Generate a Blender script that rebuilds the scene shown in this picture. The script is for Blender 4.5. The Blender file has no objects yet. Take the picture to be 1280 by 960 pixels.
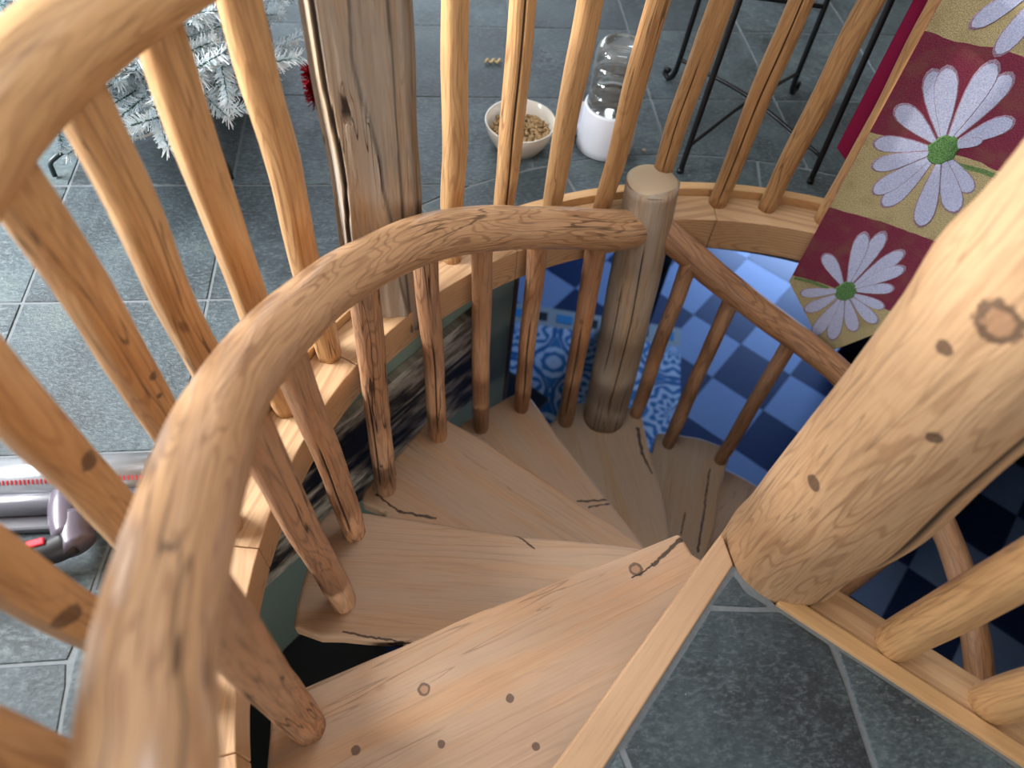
import bpy, bmesh, math, random
from mathutils import Vector, Matrix, noise as mnoise
random.seed(7)
S = bpy.context.scene
COL = S.collection

# ------------------------------------------------------------------ camera, world, lights, exposure
CAM_ROT = ((0.99404785, 0.03090304, -0.10446945),
           (-0.08502814, 0.8195801, -0.56662039),
           (0.06811079, 0.57213063, 0.81732947))
cam_data = bpy.data.cameras.new('camera')
cam_data.sensor_fit = 'HORIZONTAL'
cam_data.sensor_width = 36.0
cam_data.lens = 900.0 / 1280.0 * 36.0
cam_data.clip_start = 0.02
cam_data.dof.use_dof = True
cam_data.dof.focus_distance = 1.75
cam_data.dof.aperture_fstop = 1.9
cam = bpy.data.objects.new('camera', cam_data)
COL.objects.link(cam)
cam.matrix_world = Matrix.Translation((0, 0, 1.5)) @ Matrix(CAM_ROT).to_4x4()
S.camera = cam

world = bpy.data.worlds.new('world')
S.world = world
world.use_nodes = True
world.node_tree.nodes['Background'].inputs[0].default_value = (0.62, 0.76, 1.0, 1)
world.node_tree.nodes['Background'].inputs[1].default_value = 1.0

def area_light(name, loc, target, sx, sy, power, color):
    d = bpy.data.lights.new(name, 'AREA')
    d.shape = 'RECTANGLE'
    d.size, d.size_y = sx, sy
    d.energy = power
    d.color = color
    o = bpy.data.objects.new(name, d)
    COL.objects.link(o)
    o.location = loc
    o.rotation_euler = (Vector(target) - Vector(loc)).to_track_quat('-Z', 'Y').to_euler()
    return o

# daylight entering through the windows of the two storeys (each fills its opening), plus two added fills
area_light('window_daylight_left', (-3.42, 1.7, 1.98), (0.0, 1.7, 1.0), 2.5, 1.05, 560, (0.95, 0.98, 1.0))
area_light('window_daylight_far', (-0.6, 5.42, 1.6), (-0.4, 0.0, 0.9), 3.0, 1.4, 95, (0.76, 0.88, 1.0))
area_light('window_daylight_behind', (0.9, -2.92, 1.6), (0.9, 2.0, 1.2), 2.6, 1.4, 40, (1.0, 0.98, 0.96))  # fill light added behind the camera, set in an unseen window opening
area_light('window_daylight_lower', (4.193, 5.820, -1.3), (2.0, 3.4, -2.3), 2.0, 1.15, 185, (0.36, 0.56, 1.0))
area_light('skylight_daylight', (0.45, 1.25, 2.74), (0.45, 1.25, 0.0), 1.1, 1.1, 36, (0.93, 0.96, 1.0))
area_light('lower_hall_lamp', (0.05, -0.45, -0.30), (-0.1, 0.6, -1.0), 0.25, 0.25, 13, (1.0, 0.95, 0.88))  # unseen fill added under the landing to brighten the green wall, no fixture
sun_data = bpy.data.lights.new('sun', 'SUN')
sun_data.energy = 2.0
sun_data.angle = 0.009
sun_data.color = (1.0, 0.92, 0.78)
sun = bpy.data.objects.new('sun', sun_data)
COL.objects.link(sun)
sun.rotation_euler = Vector((0.95, 0.06, -0.235)).to_track_quat('-Z', 'Y').to_euler()

S.view_settings.view_transform = 'Standard'
S.view_settings.look = 'None'
S.view_settings.gamma = 1.0
S.view_settings.use_curve_mapping = False
S.view_settings.exposure = -0.18
S.cycles.max_bounces = 5
S.cycles.adaptive_threshold = 0.02
S.cycles.diffuse_bounces = 3
S.cycles.use_denoising = True

# ------------------------------------------------------------------ material helpers
def srgb(r, g, b):
    f = lambda v: ((v / 255.0 + 0.055) / 1.055) ** 2.4 if v / 255.0 > 0.04045 else v / 255.0 / 12.92
    return (f(r), f(g), f(b), 1.0)

class NT:
    def __init__(self, name):
        self.m = bpy.data.materials.new(name)
        self.m.use_nodes = True
        self.t = self.m.node_tree
        self.b = self.t.nodes['Principled BSDF']
    def put(self, sock, v):
        if isinstance(v, bpy.types.NodeSocket):
            self.t.links.new(v, sock)
        elif v is not None:
            sock.default_value = v
    def n(self, typ, *ins, **props):
        nd = self.t.nodes.new(typ)
        for k, v in props.items():
            setattr(nd, k, v)
        for i, v in enumerate(ins):
            self.put(nd.inputs[i], v)
        return nd
    def math(self, op, a, b=None, c=None, clamp=False):
        nd = self.n('ShaderNodeMath', a, b, c, operation=op)
        nd.use_clamp = clamp
        return nd.outputs[0]
    def vmath(self, op, a, b=None):
        nd = self.n('ShaderNodeVectorMath', a, b, operation=op)
        return nd.outputs['Value'] if op in ('LENGTH', 'DISTANCE') else nd.outputs['Vector']
    def attr(self, name, out='Vector'):
        nd = self.n('ShaderNodeAttribute')
        nd.attribute_name = name
        return nd.outputs[out]
    def rand(self):
        return self.n('ShaderNodeObjectInfo').outputs['Random']
    def noise(self, vec, scale, detail=2.0, rough=0.5, w=None, out='Fac', dist=0.0):
        nd = self.n('ShaderNodeTexNoise')
        if w is not None:
            nd.noise_dimensions = '4D'
            self.put(nd.inputs['W'], w)
        self.put(nd.inputs['Vector'], vec)
        nd.inputs['Scale'].default_value = scale
        nd.inputs['Detail'].default_value = detail
        nd.inputs['Roughness'].default_value = rough
        nd.inputs['Distortion'].default_value = dist
        return nd.outputs[out]
    def ramp(self, fac, stops, interp='LINEAR'):
        nd = self.n('ShaderNodeValToRGB', fac)
        nd.color_ramp.interpolation = interp
        el = nd.color_ramp.elements
        el[0].position, el[0].color = stops[0]
        el[1].position, el[1].color = stops[-1]
        for p, c in stops[1:-1]:
            e = el.new(p)
            e.color = c
        return nd.outputs[0]
    def mask(self, fac, lo, hi):
        nd = self.n('ShaderNodeMapRange', fac, lo, hi, 0.0, 1.0)
        nd.interpolation_type = 'SMOOTHSTEP'
        return nd.outputs[0]
    def mix(self, fac, a, b, mode='MIX'):
        nd = self.t.nodes.new('ShaderNodeMix')
        nd.data_type = 'RGBA'
        nd.blend_type = mode
        self.put(nd.inputs[0], fac)
        self.put(nd.inputs[6], a)
        self.put(nd.inputs[7], b)
        return nd.outputs[2]
    def bump(self, h, strength=0.3, dist=0.003, normal=None):
        nd = self.t.nodes.new('ShaderNodeBump')
        nd.inputs['Strength'].default_value = strength
        nd.inputs['Distance'].default_value = dist
        self.put(nd.inputs['Height'], h)
        if normal is not None:
            self.put(nd.inputs['Normal'], normal)
        return nd.outputs[0]
    def done(self, color=None, rough=None, normal=None, **kw):
        if color is not None: self.put(self.b.inputs['Base Color'], color)
        if rough is not None: self.put(self.b.inputs['Roughness'], rough)
        if normal is not None: self.put(self.b.inputs['Normal'], normal)
        for k, v in kw.items():
            self.put(self.b.inputs[k.replace('_', ' ')], v)
        return self.m

def plain(name, col, rough=0.5, var=0.08, bump=0.15, scale=40.0, **kw):
    """simple painted / moulded material with a little procedural mottling"""
    t = NT(name)
    co = t.n('ShaderNodeTexCoord').outputs['Object']
    ns = t.noise(co, scale, 3)
    dark = tuple(c * (1 - 2 * var) for c in col[:3]) + (1,)
    c = t.mix(ns, dark, tuple(min(1, c * (1 + var)) for c in col[:3]) + (1,))
    return t.done(c, rough, t.bump(ns, bump, 0.001), **kw)

def wood(name, light, dark, ring=0.55, freq=210.0, fine=0.35, weather=0.0, cracks=0.4,
         rough=0.5, coat=0.0, knots=(), lines=(), spot_knots=0.5, swirl=14.0, blotch=0.35, lump=0.0):
    """peeled or sawn softwood; attribute 'gc' holds the straightened log coordinates (z along the grain)"""
    t = NT(name)
    gc = t.attr('gc')
    rnd = t.rand()
    w = t.math('MULTIPLY', rnd, 37.0)
    off = t.n('ShaderNodeCombineXYZ', w, t.math('MULTIPLY', rnd, 91.0), t.math('MULTIPLY', rnd, 53.0)).outputs[0]
    raw = gc
    xy = t.vmath('MULTIPLY', gc, (1, 1, 0))
    st = t.vmath('MULTIPLY', gc, (1, 1, 0.18))
    n1 = t.noise(t.vmath('ADD', t.vmath('MULTIPLY', gc, (1, 1, 0.13)), off), 13.0, 2.0, 0.5)
    rad = t.vmath('LENGTH', xy)
    val = t.math('ADD', t.math('MULTIPLY', rad, freq * 2.4), t.math('MULTIPLY', n1, swirl * 2.2))
    s = t.math('SINE', val)
    ringm = t.mask(s, 0.25, 1.0)
    patch = t.mask(t.noise(t.vmath('ADD', st, off), 6.0, 2, 0.5), 0.35, 0.62)
    ringf = t.math('MULTIPLY', t.math('MULTIPLY', ringm, t.math('ADD', t.math('MULTIPLY', patch, 0.75), 0.25)), ring)
    col = t.mix(ringf, light, dark)
    # long fibres
    fb = t.noise(t.vmath('ADD', t.vmath('MULTIPLY', gc, (1, 1, 0.035)), off), 190.0, 3, 0.6)
    col = t.mix(t.math('MULTIPLY', t.mask(fb, 0.45, 0.75), fine), col, tuple(c * 0.42 for c in dark[:3]) + (1,))
    # broad warm / pale patches
    bl = t.noise(t.vmath('ADD', t.vmath('MULTIPLY', gc, (1, 1, 0.3)), off), 8.0, 3, 0.6)
    col = t.mix(t.math('MULTIPLY', t.mask(bl, 0.5, 0.75), blotch), col, tuple(min(1, c * k) for c, k in zip(light[:3], (1.12, 1.22, 1.35))) + (1,))
    col = t.mix(t.math('MULTIPLY', t.mask(bl, 0.48, 0.25), blotch * 0.9), col, tuple(c * k for c, k in zip(light[:3], (0.82, 0.62, 0.45))) + (1,))
    if weather > 0:
        wn = t.noise(t.vmath('ADD', t.vmath('MULTIPLY', gc, (1, 1, 0.12)), off), 16.0, 4, 0.6)
        col = t.mix(t.math('MULTIPLY', t.mask(wn, 0.3, 0.6), weather), col, srgb(166, 156, 144))
    # checks (thin drying cracks along the grain)
    ck = t.noise(t.vmath('ADD', t.vmath('MULTIPLY', gc, (1, 1, 0.045)), off), 46.0, 1.5, 0.5)
    ckm = t.math('SUBTRACT', 1.0, t.mask(t.math('ABSOLUTE', t.math('SUBTRACT', ck, 0.5)), 0.004, 0.018))
    ckp = t.mask(t.noise(t.vmath('SUBTRACT', st, off), 5.0, 1, 0.5), 0.52, 0.62)
    ckf = t.math('MULTIPLY', t.math('MULTIPLY', ckm, ckp), cracks)
    col = t.mix(ckf, col, srgb(48, 32, 22))
    # random small knots
    if spot_knots > 0:
        vor = t.n('ShaderNodeTexVoronoi')
        vor.inputs['Scale'].default_value = 7.5
        t.put(vor.inputs['Vector'], t.vmath('ADD', t.vmath('MULTIPLY', gc, (1, 1, 0.55)), t.n('ShaderNodeCombineXYZ', w, w, w).outputs[0]))
        kn = t.math('SUBTRACT', 1.0, t.mask(vor.outputs['Distance'], 0.035, 0.085))
        pick = t.math('GREATER_THAN', t.n('ShaderNodeSeparateColor', vor.outputs['Color']).outputs[0], 0.62)
        col = t.mix(t.math('MULTIPLY', t.math('MULTIPLY', kn, pick), spot_knots), col, srgb(78, 44, 26))
    # the individual knots that the log shows
    for (kx, ky, kz, kr, kd) in knots:
        d = t.vmath('DISTANCE', t.vmath('ADD', t.vmath('MULTIPLY', gc, (1, 1, 1)), None), (kx, ky, kz))
        d = t.math('ADD', d, t.math('MULTIPLY', t.math('SUBTRACT', t.noise(gc, 60.0, 2), 0.5), kr * 0.7))
        inner = t.math('SUBTRACT', 1.0, t.mask(d, kr * 0.55, kr * 0.72))
        ringk = t.math('SUBTRACT', 1.0, t.mask(t.math('ABSOLUTE', t.math('SUBTRACT', d, kr * 0.8)), kr * 0.1, kr * 0.3))
        col = t.mix(t.math('MULTIPLY', inner, 0.75), col, srgb(150, 112, 84) if kd < 0.5 else srgb(58, 38, 28))
        col = t.mix(t.math('MULTIPLY', ringk, 0.8), col, srgb(70, 52, 44))
    # single splits in a board: (x0, z0, x1, z1, half width) in grain coordinates
    if lines:
        gs = t.n('ShaderNodeSeparateXYZ', t.vmath('ADD', gc, t.vmath('MULTIPLY', t.vmath('SUBTRACT', t.noise(gc, 45.0, 2, 0.5, out='Color'), (0.5, 0.5, 0.5)), (0.016, 0.0, 0.016))))
        for (x0, z0, x1, z1, hw) in lines:
            L_ = math.hypot(x1 - x0, z1 - z0); ux, uz = (x1 - x0) / L_, (z1 - z0) / L_
            dx = t.math('SUBTRACT', gs.outputs[0], x0); dz = t.math('SUBTRACT', gs.outputs[2], z0)
            al = t.math('ADD', t.math('MULTIPLY', dx, ux), t.math('MULTIPLY', dz, uz))
            pe = t.math('ABSOLUTE', t.math('SUBTRACT', t.math('MULTIPLY', dx, uz), t.math('MULTIPLY', dz, ux)))
            ov = t.math('MAXIMUM', t.math('SUBTRACT', 0.0, al), t.math('SUBTRACT', al, L_))
            dd_ = t.math('ADD', pe, t.math('MAXIMUM', ov, 0.0))
            mk_ = t.math('SUBTRACT', 1.0, t.mask(dd_, hw * 0.5, hw))
            col = t.mix(t.math('MULTIPLY', mk_, 0.88), col, srgb(40, 28, 22))
            ckf = t.math('MAXIMUM', ckf, mk_)
    dk = t.attr('dk', 'Fac')
    col = t.mix(t.math('MULTIPLY', dk, 0.93), col, srgb(26, 19, 15))
    h = t.math('ADD', t.math('MULTIPLY', fb, 0.55), t.math('SUBTRACT', t.math('MULTIPLY', ringm, 0.25), ckf))
    rg = t.math('ADD', t.math('MULTIPLY', fb, 0.18), rough - 0.09)
    nrm = None
    if lump:
        lm = t.noise(t.vmath('ADD', t.vmath('MULTIPLY', gc, (1, 1, 0.3)), off), 34.0, 3, 0.55)
        nrm = t.bump(lm, lump, 0.009)
    return t.done(col, rg, t.bump(h, 0.45, 0.002, nrm), Coat_Weight=coat, Coat_Roughness=0.28, Specular_IOR_Level=0.4)

M = {}
PINE_L, PINE_D = srgb(205, 157, 104), srgb(150, 88, 46)
M['rail'] = wood('handrail_pine', srgb(198, 156, 116), srgb(122, 76, 50), ring=0.5, swirl=62, freq=800, rough=0.36, coat=0.45, cracks=0.7, fine=0.4, lump=0.6)
GUARD = dict(light=srgb(198, 154, 106), dark=srgb(130, 82, 48), ring=0.42, swirl=40, freq=600, rough=0.45, coat=0.15, cracks=0.7, fine=0.45, lump=0.4)
M['guard'] = wood('peeled_pine', **GUARD)
M['spindle'] = wood('worn_pine', srgb(184, 133, 92), srgb(104, 62, 40), ring=0.5, swirl=40, freq=600, rough=0.55, cracks=0.9, fine=0.6, weather=0.22, lump=0.5)
M['weathered'] = wood('weathered_log', srgb(180, 152, 122), srgb(92, 70, 54), ring=0.4, swirl=26, freq=400, rough=0.62, cracks=1.0, weather=0.85, fine=0.65, spot_knots=0.7, lump=0.55)
M['curb'] = wood('sawn_pine', srgb(202, 164, 124), srgb(154, 110, 76), ring=0.5, freq=260, swirl=6.0, rough=0.5, cracks=0.1, fine=0.25, spot_knots=0.55, blotch=0.2)
M['nosing'] = wood('smooth_pine_trim', srgb(190, 152, 116), srgb(162, 120, 86), ring=0.25, freq=160, swirl=4, rough=0.48, cracks=0.05, fine=0.2, spot_knots=0.25, blotch=0.2)
M['trim'] = wood('orange_pine_trim', srgb(206, 164, 116), srgb(178, 132, 86), ring=0.25, freq=160, swirl=4, rough=0.45, cracks=0.05, fine=0.2, spot_knots=0.3, blotch=0.2)
M['end_grain'] = wood('pale_end_grain', srgb(194, 174, 146), srgb(150, 124, 96), ring=0.3, freq=500, swirl=4, rough=0.6, cracks=0.4, fine=0.1, spot_knots=0.0)
TREAD_L, TREAD_D = srgb(186, 146, 110), srgb(146, 108, 78)
M['tread'] = wood('worn_tread_wood', TREAD_L, TREAD_D, ring=0.18, freq=150, swirl=12.0, rough=0.6, cracks=0.35, fine=0.22, weather=0.35, spot_knots=0.6, blotch=0.3)

def slate_mat():
    t = NT('slate')
    rnd = t.rand()
    geo = t.n('ShaderNodeNewGeometry').outputs['Position']
    w = t.math('MULTIPLY', rnd, 50.0)
    n1 = t.noise(geo, 5.0, 5, 0.6, w)
    n2 = t.noise(t.vmath('MULTIPLY', geo, (1, 2.0, 1)), 60.0, 6, 0.72, w)
    n3 = t.noise(geo, 140.0, 3, 0.6)
    col = t.mix(t.mask(n1, 0.25, 0.75), srgb(30, 39, 45), srgb(74, 90, 98))
    col = t.mix(t.math('MULTIPLY', t.mask(n2, 0.46, 0.66), 0.7), col, srgb(110, 122, 126))
    col = t.mix(t.math('MULTIPLY', t.mask(n2, 0.46, 0.3), 0.7), col, srgb(24, 29, 32))
    col = t.mix(t.math('MULTIPLY', t.mask(n1, 0.55, 0.7), 0.25), col, srgb(98, 104, 88))
    tone = t.mix(rnd, (0.62, 0.63, 0.64, 1), (1.12, 1.12, 1.1, 1))
    col = t.mix(1.0, col, tone, 'MULTIPLY')
    # pale scratches and dust threads
    sc = t.noise(t.vmath('ADD', geo, t.n('ShaderNodeCombineXYZ', n1, n2, 0.0).outputs[0]), 7.0, 2, 0.5, w)
    scm = t.math('SUBTRACT', 1.0, t.mask(t.math('ABSOLUTE', t.math('SUBTRACT', sc, 0.5)), 0.001, 0.006))
    scp = t.mask(t.noise(geo, 3.3, 2, 0.5, t.math('ADD', w, 3.0)), 0.5, 0.68)
    col = t.mix(t.math('MULTIPLY', t.math('MULTIPLY', scm, scp), 0.8), col, srgb(176, 182, 184))
    col = t.mix(t.math('MULTIPLY', t.mask(n3, 0.70, 0.76), 0.6), col, srgb(190, 196, 200))
    h = t.math('ADD', t.math('MULTIPLY', n1, 1.2), t.math('ADD', n2, t.math('MULTIPLY', n3, 0.25)))
    return t.done(col, t.math('ADD', t.math('MULTIPLY', n2, 0.3), 0.3), t.bump(h, 0.75, 0.005), Specular_IOR_Level=0.5)
M['slate'] = slate_mat()
M['grout'] = plain('grout', srgb(116, 122, 126), 0.85, 0.15, 0.5, 90)
M['plaster'] = plain('white_plaster', srgb(172, 164, 152), 0.8, 0.03, 0.2, 30)
M['green'] = plain('sage_green_paint', srgb(118, 134, 122), 0.6, 0.03, 0.1, 30)
M['lower_wall'] = plain('grey_green_paint', srgb(84, 92, 88), 0.7, 0.03, 0.1, 30)
M['floor_light'] = plain('pale_blue_tile', srgb(148, 170, 204), 0.32, 0.06, 0.1, 20)  # part of the window's blue light is put into this tile colour
M['floor_dark'] = plain('dark_blue_tile', srgb(46, 62, 98), 0.3, 0.12, 0.1, 20)  # dark tile, likewise tinted with some of the blue daylight
M['grout_low'] = plain('dark_grout', srgb(60, 70, 88), 0.8)
M['iron'] = plain('black_iron', srgb(34, 35, 38), 0.42, 0.2, 0.4, 120, Metallic=0.6)
M['white_frame'] = plain('white_paint', srgb(225, 225, 222), 0.5)

# ------------------------------------------------------------------ mesh helpers
def mesh_obj(name, verts, faces, mat, parent=None, smooth=False, gc=None, dk=None, uv=None, loc=None):
    me = bpy.data.meshes.new(name)
    me.from_pydata([tuple(v) for v in verts], [], faces)
    if gc is not None:
        a = me.attributes.new('gc', 'FLOAT_VECTOR', 'POINT')
        a.data.foreach_set('vector', [c for v in gc for c in v])
    if dk is not None:
        a = me.attributes.new('dk', 'FLOAT', 'POINT')
        a.data.foreach_set('value', dk)
    if uv is not None:
        l = me.uv_layers.new(name='UVMap')
        for lp in me.loops:
            l.data[lp.index].uv = uv[lp.vertex_index]
    if smooth:
        me.polygons.foreach_set('use_smooth', [True] * len(me.polygons))
    if isinstance(mat, (list, tuple)):
        for m_ in mat: me.materials.append(m_)
    elif mat is not None:
        me.materials.append(mat)
    me.update()
    o = bpy.data.objects.new(name, me)
    COL.objects.link(o)
    if parent is not None:
        o.parent = parent
        o.location = -world_loc(parent) if loc is None else loc
    elif loc is not None:
        o.location = loc
    return o

def world_loc(o):
    v = Vector((0, 0, 0))
    while o is not None:
        v += o.location
        o = o.parent
    return v

def empty(name, loc, label, cat, group=None):
    o = bpy.data.objects.new(name, None)
    COL.objects.link(o)
    o.location = loc
    o.empty_display_size = 0.05
    tag(o, label, cat, group)
    return o

def tag(o, label=None, cat=None, group=None, kind=None):
    if label: o['label'] = label
    if cat: o['category'] = cat
    if group: o['group'] = group
    if kind: o['kind'] = kind
    return o

def struct(o, label=None):
    o['kind'] = 'structure'
    if label: o['label'] = label
    return o

def bevel(o, w=0.004, seg=2, angle=35):
    m = o.modifiers.new('bevel', 'BEVEL')
    m.width, m.segments, m.limit_method, m.angle_limit = w, seg, 'ANGLE', math.radians(angle)
    return o

def catmull(pts, step):
    P = [Vector(p) for p in pts]
    P = [P[0] * 2 - P[1]] + P + [P[-1] * 2 - P[-2]]
    out = []
    for i in range(1, len(P) - 2):
        p0, p1, p2, p3 = P[i - 1:i + 3]
        n = max(1, int((p2 - p1).length / step))
        for k in range(n):
            t = k / n
            out.append(0.5 * ((2 * p1) + (p2 - p0) * t + (2 * p0 - 5 * p1 + 4 * p2 - p3) * t * t + (3 * p1 - p0 - 3 * p2 + p3) * t ** 3))
    out.append(P[-2].copy())
    return out

def log(name, pts, radius, mat, parent=None, seg=20, step=0.025, bump=0.05, bfreq=9.0, facet=0.0, seed=0.0,
        cracks=(), round_end=(0.0, 0.0), shape=None, origin=None):
    """a peeled log along a smooth path. radius: number or function of t in 0..1. cracks: (angle, t0, t1, half width deg, depth)"""
    path = catmull(pts, step)
    n = len(path)
    tang = []
    for i in range(n):
        d = path[min(i + 1, n - 1)] - path[max(i - 1, 0)]
        tang.append(d.normalized())
    ref = Vector((1, 0, 0))
    N = (ref - tang[0] * ref.dot(tang[0])).normalized()
    angs = [2 * math.pi * k / seg for k in range(seg)]
    ckv = []
    for (ca, t0, t1, hw, dep) in cracks:
        a0 = math.radians(ca) % (2 * math.pi)
        h = math.radians(hw)
        angs = [a for a in angs if abs((a - a0 + math.pi) % (2 * math.pi) - math.pi) > h * 1.5]
        for da in (-h, -h * 0.5, 0.0, h * 0.5, h):
            angs.append((a0 + da) % (2 * math.pi))
        ckv.append((a0, t0, t1, dep, h))
    angs.sort()
    m = len(angs)
    verts, gc, dk, faces = [], [], [], []
    slen = 0.0
    for i in range(n):
        if i:
            slen += (path[i] - path[i - 1]).length
            N = (N - tang[i] * N.dot(tang[i])).normalized()
        B = tang[i].cross(N)
        t = i / (n - 1)
        r0 = radius(t) if callable(radius) else radius
        for e, te in ((round_end[0], t), (round_end[1], 1 - t)):
            if e > 0:
                dd = te * (n - 1) * step
                if dd < e:
                    r0 *= math.sqrt(max(0.02, 1 - (1 - dd / e) ** 2)) * 0.35 + 0.65
        wander = 0.22 * mnoise.noise((seed * 3.1, 7.7, slen * 2.2)) if cracks else 0.0
        for a in angs:
            aa = a + wander
            ca_, sa_ = math.cos(aa), math.sin(aa)
            k = 1 + bump * mnoise.noise((ca_ * 0.9 + seed, sa_ * 0.9 - seed, slen * bfreq)) + bump * 0.7 * mnoise.noise((ca_ * 2.2 - seed, sa_ * 2.2, slen * bfreq * 0.45 + seed))
            if facet:
                nf = 6 + int(seed * 7.3) % 3
                fa = 2 * math.pi / nf
                ph = (aa + seed + 0.35 * mnoise.noise((seed, slen * 3.0, 1.3))) % fa - fa / 2
                k *= 1 + facet * (math.cos(fa / 2) / math.cos(ph) - 1) * (0.75 + 0.5 * mnoise.noise((seed + 5, slen * 4.0, math.floor((aa + seed) / fa) * 3.1)))
            if shape: k *= shape(aa, t, slen)
            r = r0 * k
            dark = 0.0
            for (a0, t0, t1, dep, h) in ckv:
                if abs((a - a0 + math.pi) % (2 * math.pi) - math.pi) < h * 0.6 and t0 <= t <= t1:
                    f = min(1.0, (t - t0) / 0.06 + 0.15, (t1 - t) / 0.06 + 0.15)
                    r -= dep * f
                    dark = max(dark, f)
            p = path[i] + (N * ca_ + B * sa_) * r
            verts.append(p)
            gc.append((ca_ * r, sa_ * r, slen))
            dk.append(dark)
    for i in range(n - 1):
        for j in range(m):
            j2 = (j + 1) % m
            faces.append((i * m + j, i * m + j2, (i + 1) * m + j2, (i + 1) * m + j))
    for i, flip in ((0, True), (n - 1, False)):
        c = len(verts)
        verts.append(path[i] + tang[i] * (0.004 if not flip else -0.004))
        gc.append((0, 0, i * step)); dk.append(0.0)
        for j in range(m):
            j2 = (j + 1) % m
            faces.append((c, i * m + j2, i * m + j) if flip else (c, i * m + j, i * m + j2))
    return mesh_obj(name, verts, faces, mat, parent, True, gc, dk)

def prism(name, poly, z0, z1, mat, parent=None, grain=None, bev=0.0, seg=2, goff=(0, 0.09), loc=None, jitter=0.0):
    """a slab with the given plan outline (counter-clockwise). grain: plan direction of the fibres"""
    area = sum(poly[i][0] * poly[(i + 1) % len(poly)][1] - poly[(i + 1) % len(poly)][0] * poly[i][1] for i in range(len(poly)))
    if area < 0: poly = poly[::-1]
    n = len(poly)
    v = [(p[0], p[1], z1) for p in poly] + [(p[0], p[1], z0) for p in poly]
    f = [tuple(range(n)), tuple(range(2 * n - 1, n - 1, -1))]
    f += [(i, i + n, (i + 1) % n + n, (i + 1) % n) for i in range(n)]
    g = None
    if grain is not None:
        gx, gy = grain
        l = math.hypot(gx, gy); gx, gy = gx / l, gy / l
        cx = sum(p[0] for p in poly) / n; cy = sum(p[1] for p in poly) / n
        g = [((-(p[0] - cx) * gy + (p[1] - cy) * gx) + goff[0], p[2] - z1 + goff[1], (p[0] - cx) * gx + (p[1] - cy) * gy) for p in v]
    o = mesh_obj(name, v, f, mat, parent, False, g, loc=loc)
    if bev: bevel(o, bev, seg)
    return o

def box(name, c, s, mat, parent=None, rz=0.0, bev=0.0, loc=None):
    cs, sn = math.cos(rz), math.sin(rz)
    poly = []
    for dx, dy in ((-1, -1), (1, -1), (1, 1), (-1, 1)):
        x, y = dx * s[0] / 2, dy * s[1] / 2
        poly.append((c[0] + x * cs - y * sn, c[1] + x * sn + y * cs))
    return prism(name, poly, c[2] - s[2] / 2, c[2] + s[2] / 2, mat, parent, bev=bev, loc=loc)

def tube(name, pts, r, mat, parent=None, seg=10, step=0.02):
    path = catmull(pts, step)
    n = len(path)
    verts, faces = [], []
    N = None
    for i in range(n):
        T = (path[min(i + 1, n - 1)] - path[max(i - 1, 0)]).normalized()
        if N is None:
            ref = Vector((0, 0, 1)) if abs(T.z) < 0.8 else Vector((1, 0, 0))
            N = ref
        N = (N - T * N.dot(T)).normalized()
        B = T.cross(N)
        for j in range(seg):
            a = 2 * math.pi * j / seg
            rr = r(i / (n - 1)) if callable(r) else r
            verts.append(path[i] + (N * math.cos(a) + B * math.sin(a)) * rr)
    for i in range(n - 1):
        for j in range(seg):
            j2 = (j + 1) % seg
            faces.append((i * seg + j, i * seg + j2, (i + 1) * seg + j2, (i + 1) * seg + j))
    faces.append(tuple(range(seg))[::-1])
    faces.append(tuple((n - 1) * seg + j for j in range(seg)))
    return mesh_obj(name, verts, faces, mat, parent, True)

def lathe(name, prof, c, mat, parent=None, seg=40, sq=None):
    """profile (r, z) turned about the vertical through c"""
    verts, faces = [], []
    for r, z in prof:
        for j in range(seg):
            a = 2 * math.pi * j / seg
            k = sq(a) if sq else 1.0
            verts.append((c[0] + r * k * math.cos(a), c[1] + r * k * math.sin(a), c[2] + z))
    n = len(prof)
    for i in range(n - 1):
        for j in range(seg):
            j2 = (j + 1) % seg
            faces.append((i * seg + j, i * seg + j2, (i + 1) * seg + j2, (i + 1) * seg + j))
    if prof[0][0] > 1e-5: faces.append(tuple(range(seg))[::-1])
    if prof[-1][0] > 1e-5: faces.append(tuple((n - 1) * seg + j for j in range(seg)))
    return mesh_obj(name, verts, faces, mat, parent, True)

# ------------------------------------------------------------------ layout numbers (metres; upper floor surface at z = 0)
NEWEL = (0.775, 0.565)          # axis of the centre log
OPEN = (0.795, 0.446)           # centre of the round floor opening
R_IN, R_OUT, R_BAND = 1.20, 1.345, 1.51
Z_LOW = -2.6
def polar(c, r, deg): return (c[0] + r * math.cos(math.radians(deg)), c[1] + r * math.sin(math.radians(deg)))
A_LAND0, A_LAND1 = 214.0, 318.0   # the landing wedge, as seen from the opening's centre
# landing edges
NOS_A, NOS_B = Vector((0.633, 0.608)), Vector((-0.185, -0.215))       # stair side of the nosing
NOS_C, NOS_D = Vector((0.640, 0.533)), Vector((-0.098, -0.252))       # slate side of the nosing
TRB_A, TRB_B = Vector((0.712, 0.439)), Vector((1.700, -0.410))        # slate side of the right trim

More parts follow.
